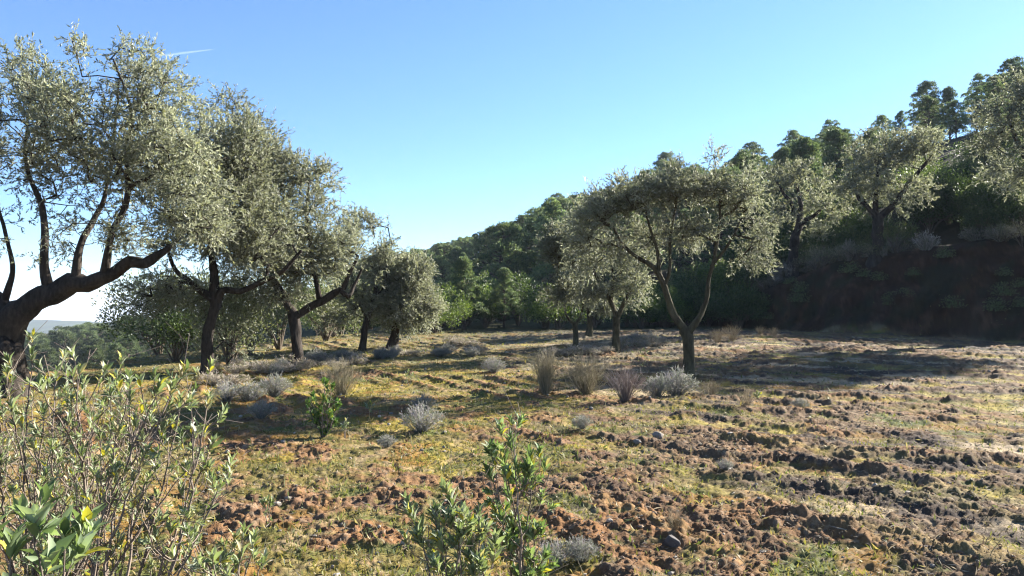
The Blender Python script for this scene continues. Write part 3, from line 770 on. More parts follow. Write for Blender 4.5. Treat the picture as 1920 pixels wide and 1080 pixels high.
    for x, d in vx:
        v = VD[int(rng.integers(2))]; z = float(H(x, d))
        px = 960 + F * x / d
        top = np.interp(px, [-60, 70, 130, 200, 270, 400, 560], [632, 628, 612, 602, 588, 575, 560]) + np.interp(d, [58, 105, 143], [46, 8, -2]) + rng.random() * 10
        dx, dz = ray(px, top); hg = EYE + dz * d - z
        s = np.clip(hg / v[2], .5, 2.2)
        put('pine_tree', [('trunk', v[0]), ('crown', v[1])], (x, d, z), rng.random() * 6, (s * .95, s * .95, s), 'dark pine in the wood across the valley under the big left olive', 'pine tree', 'pines across the valley')
    # scrub at the foot of the slope
    greens = [[.085, .12, .035], [.12, .16, .045], [.06, .09, .03]]
    dark = [[.045, .07, .028], [.06, .085, .03], [.035, .055, .025]]
    grey = [[.12, .135, .085], [.16, .17, .115], [.09, .105, .06]]
    BG = [bush_variant(k, 1.6 + .3 * k, .9, greens, 11, .08, 340) for k in range(3)]
    BD = [bush_variant(10 + k, 1.5 + .4 * k, 1.1, dark, 12, .08, 380) for k in range(3)]
    BO = [bush_variant(20 + k, 1.8 + .3 * k, 1.1, grey, 14, .065, 480) for k in range(2)]
    def bush(pv, px, d, s, label, group, sz=None, cat='bush'):
        x = (px - 960) / F * d
        put('scrub_bush', [('stems', pv[0]), ('leaves', pv[1])], (x, d, float(H(x, d))), rng.random() * 6.28, (s, s, s if sz is None else sz), label, cat, group)
    n = 0
    while n < 46:
        px = 590 + 800 * rng.random(); d = rng.uniform(30, 40) if px > 760 else rng.uniform(27, 36)
        if px > 1180 and d > 34: d -= 3
        bush(BG[int(rng.integers(3))] if rng.random() < .55 else BD[int(rng.integers(3))], px, d, rng.uniform(.7, 1.15), 'green scrub bush in the thicket at the foot of the wooded slope', 'scrub at the foot of the slope'); n += 1
    n = 0
    while n < 56:
        px = 1380 + 640 * rng.random(); d = float(np.interp(px, PXK, BKF)) + rng.uniform(4.5, 14)
        bush(BD[int(rng.integers(3))] if rng.random() < .75 else BG[int(rng.integers(3))], px, d, rng.uniform(.55, 1.2), 'dark green bush among the scrub above the earth bank under the pines', 'scrub above the bank'); n += 1
    n = 0
    while n < 13:
        px = 1210 + 200 * rng.random(); d = float(np.interp(px, PXK, BKF)) + rng.uniform(-.5, 5)
        bush(BD[int(rng.integers(3))] if rng.random() < .6 else BG[int(rng.integers(3))], px, d, rng.uniform(.5, 1.0), 'dark shaded bush behind the lone middle olive where the bank begins', 'scrub where the bank begins'); n += 1
    # individual bushes and young trees along the left edge
    bush(BO[0], 345, 19.5, 1.25, 'large grey green bush right of the big left olive under the second olive', None)
    bush(BO[1], 432, 15.4, .85, 'grey green bush at the foot of the hidden trunked olive', None)
    bush(BO[1], 470, 19.0, .95, 'pale grey bush between the hidden trunked olive and the dark round bush', None)
    bush(BD[2], 525, 20.5, 1.0, 'dark round bush just left of the dark trunked olive', None)
    bush(BO[0], 612, 24, 1.05, 'pale olive green bush right behind the dark trunked olive', None)
    bush(BO[1], 640, 27, 1.1, 'pale bush between the dark trunked olive and the slim leaning one', None)
    bush(BG[1], 625, 26, .75, 'yellow green bush low behind the pale bushes of the left row', None)
    bush(BD[0], 330, 17, .75, 'dark low bush at the edge of the field behind the foreground sage', None)
    bush(BD[1], 300, 20, 1.0, 'dark bush in front of the large grey green bush', None)
    bush(BG[0], 815, 28, .85, 'bright green bush right of the rounded far olive of the left row', None)
    bush(BG[1], 848, 30, .8, 'light green bush beside the young pine at the foot of the slope', None)
    v = V[2]
    for px, d, s, lb in ((872, 31, .42, 'young bright green pine at the foot of the slope, taller of the two'), (945, 32, .36, 'young green pine at the foot of the slope, right of the taller one')):
        x = (px - 960) / F * d
        put('pine_tree', [('trunk', v[0]), ('crown', v[1])], (x, d, float(H(x, d))), px, (s, s, s), lb, 'pine tree', None)
    # far blue hills beyond the valley
    g = Geo()
    xs = np.linspace(-900, 150, 700); rows = []
    for k, (yy, f) in enumerate(((820, 0), (900, .5), (980, .85), (1080, 1.0), (1300, .8))):
        top = np.interp(960 + F * xs / 1080, [-250, 60, 110, 190, 400, 700], [590, 598, 603, 612, 606, 585])
        z1 = EYE + (HY - top) / F * 1080
        rows.append(np.stack([xs, np.full_like(xs, yy) + 12 * np.sin(xs * .02), -60 + (z1 + 60) * f + 2.0 * fbm(xs * .03, np.full_like(xs, k * 3.1), 8, 3)], 1))
    v = np.concatenate(rows); m = len(xs)
    q = [[r * m + i, r * m + i + 1, (r + 1) * m + i + 1, (r + 1) * m + i] for r in range(4) for i in range(m - 1)]
    w = fbm(v[:, 0] * .09, v[:, 2] * .25 + v[:, 1] * .03, 9, 4)
    g.add(v, q, None, mixc(np.tile(np.array([.018, .028, .022]), (len(v), 1)), (.04, .055, .035), sstep(-.3, .5, w)))
    tag(g.obj('far_hills', M_SOIL), 'distant wooded hills beyond the valley', None, None, 'structure')

# ------------------------------------------------------------------ shrubs of the field
SAGE = np.array([[.155, .19, .10], [.20, .235, .135], [.27, .30, .20], [.12, .155, .075], [.33, .35, .26]])
def sage(label, base, tips, seed, stem_r=.006, leaf=.055, whorl=9, along=5, dead=.12, side=3, group='sage shrubs', shades=SAGE, name='sage_shrub', cat='shrub', leafy=1.0, spread=.55, bare=.45, lw=.34):
    """Upright shrub: stems from one root to given tips, each with side shoots and a rosette of upright leaves."""
    rng = np.random.default_rng(seed)
    base = np.asarray(base, float)
    t = thing(name, base, label, cat, group)
    g = Geo(); gl = Geo()
    sc = np.array([.155, .125, .10])
    rosettes = []; alongs = []
    for tip in tips:
        tip = np.asarray(tip, float)
        v = tip - base; L = np.linalg.norm(v)
        mid = base + v * .5 + rng.normal(size=3) * .06 * L + np.array([v[0], v[1], 0]) * -.12
        p, r = resample([base + [0, 0, -.04], mid, tip], [stem_r * (.8 + .5 * L), stem_r * .75, stem_r * .35], .05)
        p = p + rng.normal(size=p.shape) * .004
        segs(g, p[:-1], p[1:], r[:-1], r[1:], 5, sc * (.7 + .6 * rng.random()))
        d = unit(p[-1] - p[-3]); rosettes.append((p[-1], d, 1.0))
        for s in range(side):
            i = int(len(p) * (bare * .6 + (1 - bare * .6) * rng.random() * .95)); i = min(i, len(p) - 2)
            dd = unit(unit(p[i + 1] - p[i]) * .7 + rng.normal(size=3) * spread + [0, 0, .25])
            ll = min(L, 1.0) * (.08 + .16 * rng.random())
            q, rr = resample([p[i], p[i] + dd * ll * .5 + rng.normal(size=3) * .01, p[i] + unit(dd + [0, 0, .4]) * ll], [r[i] * .6, r[i] * .45, .0018], .04)
            segs(g, q[:-1], q[1:], rr[:-1], rr[1:], 4, sc * (.8 + .6 * rng.random()))
            if rng.random() < leafy * .8: rosettes.append((q[-1], unit(q[-1] - q[-2]), .8))
            for _ in range(2):
                j = int(rng.integers(1, len(q))); d4 = unit(dd + rng.normal(size=3) * .8)
                segs(g, q[j][None], (q[j] + d4 * ll * (.3 + .5 * rng.random()))[None], [rr[j] * .6], [.0012], 3, sc * (.9 + .8 * rng.random()))
            if rng.random() < .6:
                j = len(q) // 2; d3 = unit(dd + rng.normal(size=3) * .7)
                e = q[j] + d3 * ll * .5
                segs(g, q[j][None], e[None], [rr[j] * .7], [.0015], 4, sc)
                rosettes.append((e, d3, .6))
        for i in range(int(len(p) * bare), len(p) - 1):
            if rng.random() < .45 * leafy: alongs.append((p[i], unit(p[i + 1] - p[i])))
    for p, d, s in rosettes:
        if rng.random() > leafy + .25: continue
        n = int(whorl * (.6 + .6 * rng.random())) + 1
        k = np.arange(n); f = k / n
        a = k * 2.4 + rng.random() * 6
        h = np.array([1., 0, 0]) if abs(d[0]) < .8 else np.array([0, 1., 0])
        u = unit(np.cross(d, h)); w = np.cross(d, u)
        rad = u * np.cos(a)[:, None] + w * np.sin(a)[:, None]
        op = .35 + .75 * (1 - f)
        ld = unit(d * 1.0 + rad * op[:, None] + np.array([0, 0, .35]) + rng.normal(size=(n, 3)) * .12)
        pp = p - d * (.055 * s * (1 - f))[:, None] + rad * .003
        c = shades[rng.integers(len(shades), size=n)] * (.85 + .3 * rng.random((n, 1)))
        dm = rng.random(n) < dead * (1 - f); c[dm] = np.array([.36, .30, .17]) * (.7 + .5 * rng.random((dm.sum(), 1)))
        ym = rng.random(n) < .05; c[ym] = [.42, .36, .05]
        LL = leaf * s * (.65 + .6 * rng.random(n)) * (.6 + .55 * np.sin(np.pi * (.25 + .6 * f)))
        leaves(gl, pp, ld, LL, LL * lw, c, rng, LEAF9, up=-rad + d * .4)
    for p, d in alongs:
        n = 2
        a = rng.random() * 6.28 + np.array([0, np.pi]); 
        rad = unit(np.stack([np.cos(a), np.sin(a), np.array([.25, .25])], 1))
        c = shades[rng.integers(len(shades), size=n)] * (.8 + .3 * rng.random((n, 1)))
        if rng.random() < dead * 1.6: c = np.tile(np.array([.38, .31, .18]), (n, 1)) * (.7 + .5 * rng.random()); rad[:, 2] -= .7
        LL = leaf * (.5 + .4 * rng.random(n))
        leaves(gl, np.repeat(p[None], n, 0), unit(rad + d * .5), LL, LL * lw, c, rng, LEAF9, up=np.array([[0, 0, 1.]] * n))
    g.obj('stems', M_TWIG, t, base)
    gl.obj('leaves', M_SAGE, t, base)
    return t

def gz(x, y): return float(HG(x, y)[0])

def tuft_mesh(k, n, h, spread, cols, r=.002, lean=.35, blade=.0, up=1.0, curls=.12):
    """Dense tuft of thin stems fanning from one root."""
    rng = np.random.default_rng(900 + k)
    a = rng.random(n) * 6.28; f = rng.random(n) ** .6
    e = np.stack([np.cos(a) * f * spread, np.sin(a) * f * spread, h * (.55 + .5 * rng.random(n)) * (1 - lean * f * f)], 1)
    s = np.stack([np.cos(a) * f * spread * .12, np.sin(a) * f * spread * .12, np.full(n, -.03)], 1)
    m = s + (e - s) * [.38, .38, .55] + rng.normal(size=(n, 3)) * curls * h * .3
    c = np.asarray(cols)[rng.integers(len(cols), size=n)] * (.75 + .5 * rng.random((n, 1)))
    g = Geo()
    segs(g, s, m, np.full(n, r), np.full(n, r * .8), 3, c * .85); segs(g, m, e, np.full(n, r * .8), np.full(n, r * .4), 3, c)
    # side twigs with tiny leaves
    for rep in range(3):
        t = .35 + .6 * rng.random(n)
        p = m + (e - m) * t[:, None]
        d = unit(unit(e - m) + rng.normal(size=(n, 3)) * .55)
        L = h * (.10 + .14 * rng.random(n))
        segs(g, p, p + d * L[:, None], np.full(n, r * .6), np.full(n, r * .3), 3, c)
        if blade:
            for q in (.5, .8, 1.0):
                leaves(g, p + d * (L * q)[:, None], unit(d + rng.normal(size=(n, 3)) * .5), blade * (.7 + .6 * rng.random(n)), blade * .3, c * (.9 + .3 * rng.random((n, 1))), rng)
    return g

GREY = [[.32, .28, .23], [.40, .36, .30], [.22, .22, .13], [.30, .27, .25]]
LAV = [[.25, .26, .22], [.33, .33, .30], [.19, .21, .16], [.27, .25, .27]]
STRAW = [[.34, .27, .17], [.28, .23, .15], [.22, .19, .12], [.38, .31, .2]]
BROOM = [[.28, .25, .16], [.34, .29, .19], [.22, .20, .12], [.40, .35, .25]]

def tuft(name, g_or_me, loc, label, cat, group, rz=0, s=1.0, sz=None, part='stems'):
    me = g_or_me
    o = bpy.data.objects.new(name, me); COL.objects.link(o)
    o.location = loc; o.rotation_euler = (0, 0, rz); o.scale = (s, s, s if sz is None else sz)
    tag(o, label, cat, group)
    return o

def mesh_of(g, name, mat=M_DRY):
    me = g.mesh(name); me.materials.append(mat); return me

def field_plants():
    rng = np.random.default_rng(77)
    def gp(px, py):
        p = ground_px(px, py); p[2] = gz(p[0], p[1]); return p
    def tips(spec, d): return [P(a, b, d + dd) for a, b, dd in spec]
    def rnd_tips(n, x0, x1, y0, y1, d, dr):
        return [P(x0 + (x1 - x0) * (i + rng.random()) / n, y0 + (y1 - y0) * rng.random(), d + dr * rng.normal()) for i in range(n)]
    def base_at(px, d):
        x = (px - 960) / F * d; return np.array([x, d, gz(x, d)])
    # tall shrubs at the left
    sage('tall tangled sage shrub with grey green leaves at the left edge below the big olive', base_at(70, 3.5),
         rnd_tips(17, -60, 270, 690, 880, 3.5, .25) + tips([(60, 655, 0), (105, 690, 0), (20, 735, 0), (150, 690, .1), (200, 690, .1)], 3.5), 201, leaf=.047, whorl=9, side=11, dead=.22, bare=.3, leafy=.85)
    sage('fan shaped shrub with bare brown branches and leafy tips right of the tall tangled sage', base_at(200, 3.05),
         tips([(392, 742, 0), (352, 690, 0), (340, 745, .1), (300, 720, -.1), (372, 800, -.1), (270, 760, .1), (400, 830, 0), (310, 800, .15), (330, 720, -.1), (240, 700, .2), (415, 905, -.1), (225, 800, -.1), (360, 865, .1)], 3.1), 202, leaf=.046, whorl=10, side=9, dead=.2, bare=.6, stem_r=.007, leafy=.95)
    sage('thicket of twiggy half dry sage behind the fan shaped shrub', base_at(150, 4.3),
         rnd_tips(20, -120, 330, 700, 860, 4.3, .3), 203, leaf=.038, whorl=8, side=11, dead=.5, bare=.2, leafy=.6)
    sage('low leafy shrub with broad pale green leaves in the bottom left corner', base_at(40, 2.2),
         tips([(62, 985, 0), (20, 1020, .1), (125, 1000, .1), (160, 985, .2), (-30, 1000, 0), (95, 1050, -.05)], 2.2), 204, leaf=.085, whorl=10, side=2, dead=.05, bare=.6, lw=.40, shades=SAGE * [.82, .92, .82])
    sage('low leafy sage clump on the bottom edge right of the fan shaped shrub', base_at(425, 3.1),
         rnd_tips(13, 320, 500, 985, 1060, 3.1, .18), 205, leaf=.05, whorl=9, side=3, dead=.15, bare=.3)
    sage('bushy sage sprig with upright leaves on the bottom edge left of the taller sprig', base_at(855, 2.9),
         tips([(845, 932, 0), (815, 965, .05), (870, 960, -.05), (790, 985, .1), (900, 990, 0), (830, 1010, -.1), (930, 1035, .05), (805, 1040, .1), (880, 1020, .1), (860, 995, -.1), (900, 1055, -.1), (785, 1000, -.05)], 2.95), 206, leaf=.058, whorl=14, side=9, dead=.10, bare=.2)
    sage('tall single stemmed sage sprig with green leaf tufts in the centre foreground', base_at(966, 3.2),
         tips([(962, 825, 0), (940, 845, .05), (1000, 895, 0), (915, 880, .05), (985, 870, -.05), (1005, 985, 0), (935, 965, .03)], 3.25), 207, leaf=.056, whorl=15, side=10, dead=.10, bare=.78, shades=SAGE * [.74, .86, .66])
    # mid field
    b = gp(606, 822)
    GRN = np.array([[.07, .13, .03], [.10, .17, .045], [.14, .21, .07], [.05, .10, .03]])
    sage('dark green leafy bush with grey stems in the middle left of the field', b, [P(606 + dx, yy, b[1] + dd) for dx, yy, dd in ((5, 715, 0), (18, 725, .05), (-18, 740, .1), (-30, 755, 0), (28, 760, -.1), (0, 745, -.1), (-25, 775, .1), (15, 775, .1), (22, 790, 0), (-12, 760, 0))], 208, leaf=.06, whorl=12, side=6, dead=.08, shades=GRN, bare=.3, lw=.45, stem_r=.008)
    b = gp(648, 828)
    sage('thin pale green sprig beside the dark green leafy bush', b, [P(650, 785, b[1]), P(645, 798, b[1])], 209, leaf=.045, whorl=9, side=3, bare=.2)
    for px, py, tp, sd, lb in ((695, 782, 755, 210, 'small dull green sprout in the grass before the long tree shadow'), (768, 725, 695, 211, 'yellow green sprout at the edge of the far tree shadow'), (1207, 688, 655, 212, 'pale thin sprig in the tree shadow left of the lone olive'), (502, 985, 935, 213, 'little green sprout between moss and clods in the left foreground'), (424, 915, 872, 214, 'small grey green sprout right of the fan shaped shrub'), (1420, 752, 735, 215, 'tiny pale sprig in the brown soil right of the lone olive')):
        b = gp(px, py)
        sage(lb, b, [P(px + dx, tp + 4 * abs(dx) / 6, b[1]) for dx in (-7, 0, 6)], sd, leaf=.045, whorl=8, side=2, bare=.2, name='seedling_plant', cat='plant', group='small sprouts in the field', stem_r=.004)
    # dry brooms and grey tufts
    BK = [mesh_of(tuft_mesh(40 + k, 110, .5, .42, [[.30, .27, .24], [.36, .33, .30], [.22, .19, .16], [.20, .19, .13]], .006, .4, .05, curls=.4), 'scrub_stems') for k in range(3)]
    DB = [bush_variant(40 + k, 1.1 + .3 * k, 1.0, [[.22, .19, .15], [.30, .26, .21], [.14, .13, .085]] if k < 3 else [[.08, .10, .04], [.12, .13, .06]], 9, .07, 150) for k in range(4)]
    gb = Geo(); r3 = np.random.default_rng(4)
    v3 = unit(r3.normal(size=(500, 3))); v3[:, 2] = np.abs(v3[:, 2]); p3 = v3 * (.1 + .5 * r3.random((500, 1)))
    leaves(gb, p3, unit(v3 + .6 * r3.normal(size=(500, 3))), .10, .035, np.array([.10, .12, .06]) * (.6 + .9 * r3.random((500, 1))), r3)
    BS = mesh_of(gb, 'plant_leaves', M_BUSH)
    BR = mesh_of(tuft_mesh(1, 260, 1.0, .30, BROOM, .003, .1, curls=.2), 'broom_stems'); BR2 = mesh_of(tuft_mesh(2, 230, .8, .45, BROOM, .003, .25, curls=.35), 'broom_stems')
    LV = [mesh_of(tuft_mesh(10 + k, 190, .36, .30, LAV, .0028, .45, .026, curls=.25), 'lavender_stems') for k in range(3)]
    GR = [mesh_of(tuft_mesh(20 + k, 75, .42, .38, GREY, .006, .45, .05, curls=.5), 'thyme_stems') for k in range(3)]
    ST = [mesh_of(tuft_mesh(30 + k, 90, .45, .30, STRAW, .0022, .3), 'grass_stems') for k in range(2)]
    p = gp(1024, 742); tuft('broom_bush', BR, p, 'tall dry broom fanning out like a brush left of the lone olive', 'bush', 'dry brooms', 0, .85, .66)
    p = gp(1098, 740); tuft('broom_bush', BR2, p, 'wider dry broom between the brush like broom and the lone olive', 'bush', 'dry brooms', 1, .95, .78)
    p = gp(1172, 755); tuft('broom_bush', mesh_of(tuft_mesh(3, 200, .6, .42, [[.26, .21, .19], [.31, .26, .24], [.2, .16, .14]], .003, .2), 'broom_stems'), p, 'bare brownish bush low in front of the lone olive on its left', 'bush', 'dry brooms', 2, .8)
    p = gp(640, 742); tuft('broom_bush', BR2, p, 'grey brown broom behind the dark green leafy bush', 'bush', 'dry brooms', 3, .75, .72)
    for px, py, s, k, lb in ((1268, 742, 1.15, 0, 'grey lavender clump at the foot of the lone olive'), (1232, 745, .85, 1, 'pale grass like clump left of the lavender at the lone olive'), (790, 812, .85, 2, 'grey seed head clump standing in the long tree shadow'),
                             (795, 775, .6, 0, 'dark grey clump just behind the seed head clump'), (725, 840, .35, 1, 'very small grey tuft in front of the long tree shadow'), (1042, 1060, .42, 2, 'grey lavender tuft near the bottom edge, left of its twin'), (1090, 1055, .38, 0, 'grey lavender tuft near the bottom edge, right of its twin'),
                             (1092, 810, .4, 1, 'small grey green tuft in the clods right of the centre'), (1360, 893, .26, 2, 'tiny round grey tuft on the green moss at the right'), (515, 745, .9, 0, 'wide grey clump below the left row of olives'), (468, 752, .8, 1, 'grey clump left of the wide grey clump'), (425, 755, .8, 2, 'grey clump behind the right end of the fan shaped shrub'),
                             (490, 790, .6, 0, 'faint grey clump in front of the wide grey clump'), (1500, 765, .4, 1, 'dry pale tuft in the long shadow right of the lone olive'), (925, 700, .8, 2, 'dark grey clump at the end of the far tree shadow')):
        p = gp(px, py); tuft('lavender_tuft', LV[k], p, lb, 'plant', 'grey lavender tufts', rng.random() * 6, s)
    for px, py, s, lb in ((1372, 640, 1.1, 'tall dry grass tuft on the crest of the field by the shaded bank'), (1345, 645, .9, 'dry grass tuft left of the tall tuft on the crest of the field'), (1425, 632, .7, 'dry grass tuft sticking up against the dark bank'), (1452, 633, .7, 'thin dry grass tuft right of the one against the dark bank'), (1400, 768, .6, 'pale straw tuft in the brown clods right of the lone olive'), (1335, 745, .6, 'straw tuft right behind the lone olive trunk'), (1265, 1015, .35, 'dry straw wisp behind the dark stone')):
        p = gp(px, py); tuft('grass_tuft', ST[int(rng.integers(2))], p, lb, 'grass', 'dry grass tufts', rng.random() * 6, s)
    # band of low grey brush at the far edge of the field
    for i in range(125):
        px = rng.uniform(395, 1240); f = rng.random()
        lo = np.interp(px, [395, 560, 760, 1000, 1240], [700, 680, 652, 645, 640]); hi = np.interp(px, [395, 560, 760, 1000, 1240], [735, 705, 672, 680, 660])
        py = lo + (hi - lo) * f
        p = gp(px, py)
        if p[1] > 38 or vnoise(p[0] * .8, p[1] * .8, 66) < -.15: continue
        tuft('brush_tuft', (GR if rng.random() < .7 else LV)[int(rng.integers(3))], p, 'low grey dry brush tuft in the band along the far edge of the field', 'bush', 'grey brush along the far edge of the field', rng.random() * 6, rng.uniform(.45, 1.0), rng.uniform(.3, .75))
    # pale brush on top of the bank
    for i in range(48):
        px = rng.uniform(1350, 2010) if i > 20 else rng.uniform(1390, 1700)
        d = float(np.interp(px, PXK, BKF)) + rng.uniform(2.6, 4.6); x = (px - 960) / F * d
        if i % 2:
            sc = rng.uniform(.35, .75)
            put('brush_bush', [('stems', DB[i % 4][0]), ('leaves', DB[i % 4][1])], (x, d, gz(x, d) - .05), rng.random() * 6, (sc, sc, sc * rng.uniform(.6, 1.1)), 'dry leafy brush on the lip of the earth bank', 'bush', 'dry leafy brush on top of the bank')
        else: tuft('brush_tuft', BK[int(rng.integers(3))], (x, d, gz(x, d) - .05), 'pale dry brush tuft on the lip of the earth bank', 'bush', 'pale brush on top of the bank', rng.random() * 6, rng.uniform(.5, 1.6), rng.uniform(.4, 1.7))
    for i in range(20):
        px = rng.uniform(1360, 1930); d = float(np.interp(px, PXK, BKF)) + rng.uniform(.4, 2.4); x = (px - 960) / F * d
        sc = rng.uniform(.35, .75); put('small_plant', [('leaves', BS)], (x, d, gz(x, d)), rng.random() * 6, (sc, sc, sc), 'small plant growing on the shaded face of the earth bank', 'plant', 'plants on the face of the bank')

# ------------------------------------------------------------------ loose ground cover
ICO_V = None
def ico(sub):
    import bmesh
    bm = bmesh.new(); bmesh.ops.create_icosphere(bm, subdivisions=sub, radius=1)
    v = np.array([a.co[:] for a in bm.verts]); f = np.array([[w.index for w in a.verts] for a in bm.faces]); bm.free()
    return v, f

def blobs_mesh(g, pos, size, col, rng, sub=1, rough=.30, squash=.7):
    v, f = ico(sub); n = len(pos); k = len(v)
    a = rng.random(n) * 6.28; ca, sa = np.cos(a), np.sin(a)
    st = np.stack([.75 + .6 * rng.random(n), .75 + .6 * rng.random(n), squash * (.7 + .6 * rng.random(n))], 1)
    w = v[None] * (1 + rough * rng.normal(size=(n, k, 1))) * st[:, None]
    x = w[..., 0] * ca[:, None] - w[..., 1] * sa[:, None]; y = w[..., 0] * sa[:, None] + w[..., 1] * ca[:, None]
    w = np.stack([x, y, w[..., 2]], -1) * size[:, None, None] + pos[:, None]
    fq = (f[None] + (np.arange(n) * k)[:, None, None]).reshape(-1, 3)
    g.add(w.reshape(-1, 3), None, fq, np.repeat(col, k, axis=0))

def scatter_polar(n, rng, r0=2.6, r1=30, a0=-37, a1=37, power=1.0):
    az = np.radians(rng.uniform(a0, a1, n)); r = r0 * (r1 / r0) ** (rng.random(n) ** power)
    return np.sin(az) * r, np.cos(az) * r

def cover():
    rng = np.random.default_rng(5)
    # clods
    x, y = scatter_polar(26000, rng, 2.6, 27)
    rel, bare, row, gap, nb, nm, L, rough, right, plough = fields(x, y)
    keep = rng.random(len(x)) < np.clip(bare * 1.15 - .05, 0.03, 1)
    x, y, rel, bare, right = x[keep], y[keep], rel[keep], bare[keep], right[keep]
    z = H(x, y) + rel
    sz = (.003 + .011 * rng.random(len(x)) ** 3.0) * (1 + .05 * y)
    pal = np.array([[.25, .14, .08], [.19, .11, .07], [.30, .18, .10], [.27, .145, .07], [.21, .155, .115], [.34, .25, .18]])
    c = pal[rng.choice(6, len(x), p=(.26, .24, .16, .14, .14, .06))] * .6 * (.8 + .4 * rng.random((len(x), 1)))
    c = mixc(c, np.array([.18, .135, .09]), right * .5)
    g = Geo(); near = y < 9
    blobs_mesh(g, np.stack([x, y, z + sz * .15], 1)[near], sz[near], c[near], rng, 2, .17)
    blobs_mesh(g, np.stack([x, y, z + sz * .25], 1)[~near], sz[~near], c[~near], rng, 1, .2)
    tag(g.obj('soil_clods', M_SOIL, flat=True), 'loose brown clods of tilled soil', None, None, 'stuff')
    # little pale stones
    x, y = scatter_polar(700, rng, 2.8, 24)
    z = HG(x, y); sz = .006 + .016 * rng.random(len(x)) ** 3 * (1 + .06 * y)
    c = np.array([[.50, .44, .36]]) * .55 * (.6 + .5 * rng.random((len(x), 1)))
    g = Geo(); blobs_mesh(g, np.stack([x, y, z + sz * .3], 1), sz, c, rng, 1, .16)
    tag(g.obj('pebbles', M_STONE, flat=True), 'small pale pebbles and snail shells on the soil', None, None, 'stuff')
    # short grass and moss shoots
    x, y = scatter_polar(220000, rng, 2.5, 30)
    rel, bare, row, gap, nb, nm, L, rough, right, plough = fields(x, y)
    n1 = fbm(x * 2.3, y * 2.3, 140, 4)
    keep = rng.random(len(x)) < np.clip((1 - bare * 1.7) * (.55 + .6 * n1) * (1 - .45 * right), 0.02, 1)
    x, y, rel = x[keep], y[keep], rel[keep]; n1 = n1[keep]
    z = H(x, y) + rel - .004; n = len(x)
    pal = np.array([[.18, .19, .06], [.125, .165, .055], [.24, .215, .085], [.32, .26, .14], [.17, .185, .11]])
    c = pal[rng.choice(5, n, p=(.28, .18, .2, .22, .12))] * .64 * (.75 + .5 * rng.random((n, 1)))
    Lb = (.012 + .032 * rng.random(n) ** 2 + .03 * (rng.random(n) < .06) * rng.random(n)) * (1 + .035 * y)
    g = Geo(); d = unit(rng.normal(size=(n, 3)) * .6 + [0, 0, .8])
    leaves(g, np.stack([x, y, z], 1), d, Lb, Lb * .22 + .0012 * (y / 4), c, rng)
    # taller dry and green stalks standing singly
    m = 1500
    x, y = scatter_polar(m, rng, 2.8, 24); d = unit(rng.normal(size=(m, 3)) * .38 + [0, 0, 1]); h = .05 + .16 * rng.random(m) ** 2
    p = np.stack([x, y, HG(x, y) - .005], 1); k = p + d * (h * .55)[:, None]; d2 = unit(d + rng.normal(size=(m, 3)) * .45); e = k + d2 * (h * .45)[:, None]
    c = np.array([[.30, .25, .16], [.22, .19, .13], [.15, .18, .07], [.26, .24, .12]])[rng.integers(4, size=m)] * (.6 + .5 * rng.random((m, 1)))
    segs(g, p, k, np.full(m, .0016) + y * .00012, np.full(m, .0012) + y * .0001, 3, c); segs(g, k, e, np.full(m, .0012) + y * .0001, np.full(m, .0006) + y * .00005, 3, c)
    for q in range(3):
        w = rng.random(m) < .5; t = rng.random((m, 1))
        leaves(g, (p + (k - p) * (.4 + .6 * t))[w], unit(d + rng.normal(size=(m, 3)) * .8)[w], (h * .35)[w], (h * .05)[w] + .001, c[w], rng)
    tag(g.obj('grass', M_GRASS), 'short yellow green grass and moss shoots', None, None, 'stuff')
    # dry litter lying about
    x, y = scatter_polar(60000, rng, 2.5, 26)
    rel, bare, row, gap, nb, nm, L, rough, right, plough = fields(x, y)
    keep = rng.random(len(x)) < .22 + .55 * right + .2 * bare
    x, y, rel, right = x[keep], y[keep], rel[keep], right[keep]; n = len(x)
    pal = np.array([[.40, .33, .24], [.30, .26, .21], [.22, .19, .16], [.16, .12, .09], [.48, .42, .33]])
    c = pal[rng.choice(5, n, p=(.22, .27, .22, .2, .09))] * .64 * (.75 + .5 * rng.random((n, 1)))
    d = rng.normal(size=(n, 3)); d[:, 2] = np.abs(d[:, 2]) * .28
    Lb = (.015 + .06 * rng.random(n) ** 2) * (1 + .03 * y)
    g = Geo(); leaves(g, np.stack([x, y, H(x, y) + rel + .003], 1), d, Lb, .0025 + .0012 * y / 4 + Lb * .05, c, rng)
    tag(g.obj('dry_litter', M_DRY), 'dry straw twigs and dead leaves lying on the soil', None, None, 'stuff')
    # single stones
    def stone(px, py, w, h, label, col, seed):
        r2 = np.random.default_rng(seed); p = ground_px(px, py); p[2] = gz(p[0], p[1])
        v, f = ico(3); s = w / F * p[1] / 2
        v = v * np.array([1, .8, h / w]) * (1 + .22 * fbm(v[:, 0] * 1.3 + seed, v[:, 1] * 1.3 + v[:, 2] * 1.7, seed, 3))[:, None]
        for q in unit(r2.normal(size=(7, 3))):
            v = v - np.maximum(v @ q - .55 * (.7 + .5 * r2.random()), 0)[:, None] * q
        v = v * [1.3, 1.3, 1.3]
        g = Geo(); g.add(v * s + p + [0, 0, s * h / w * .55], None, f, col)
        tag(g.obj('stone', M_STONE, None, p), label, 'stone', 'loose stones on the field')
    stone(1258, 1030, 34, 26, 'dark grey angular stone in the right foreground', (.085, .075, .07), 8)
    stone(1362, 888, 17, 14, 'pale round stone lying on the green moss', (.26, .25, .235), 4)
    stone(1232, 826, 22, 12, 'small pale stone among clods in front of the lone olive', (.20, .17, .14), 5)
    stone(1195, 838, 12, 8, 'little grey stone left of the small pale stone', (.16, .145, .13), 6)

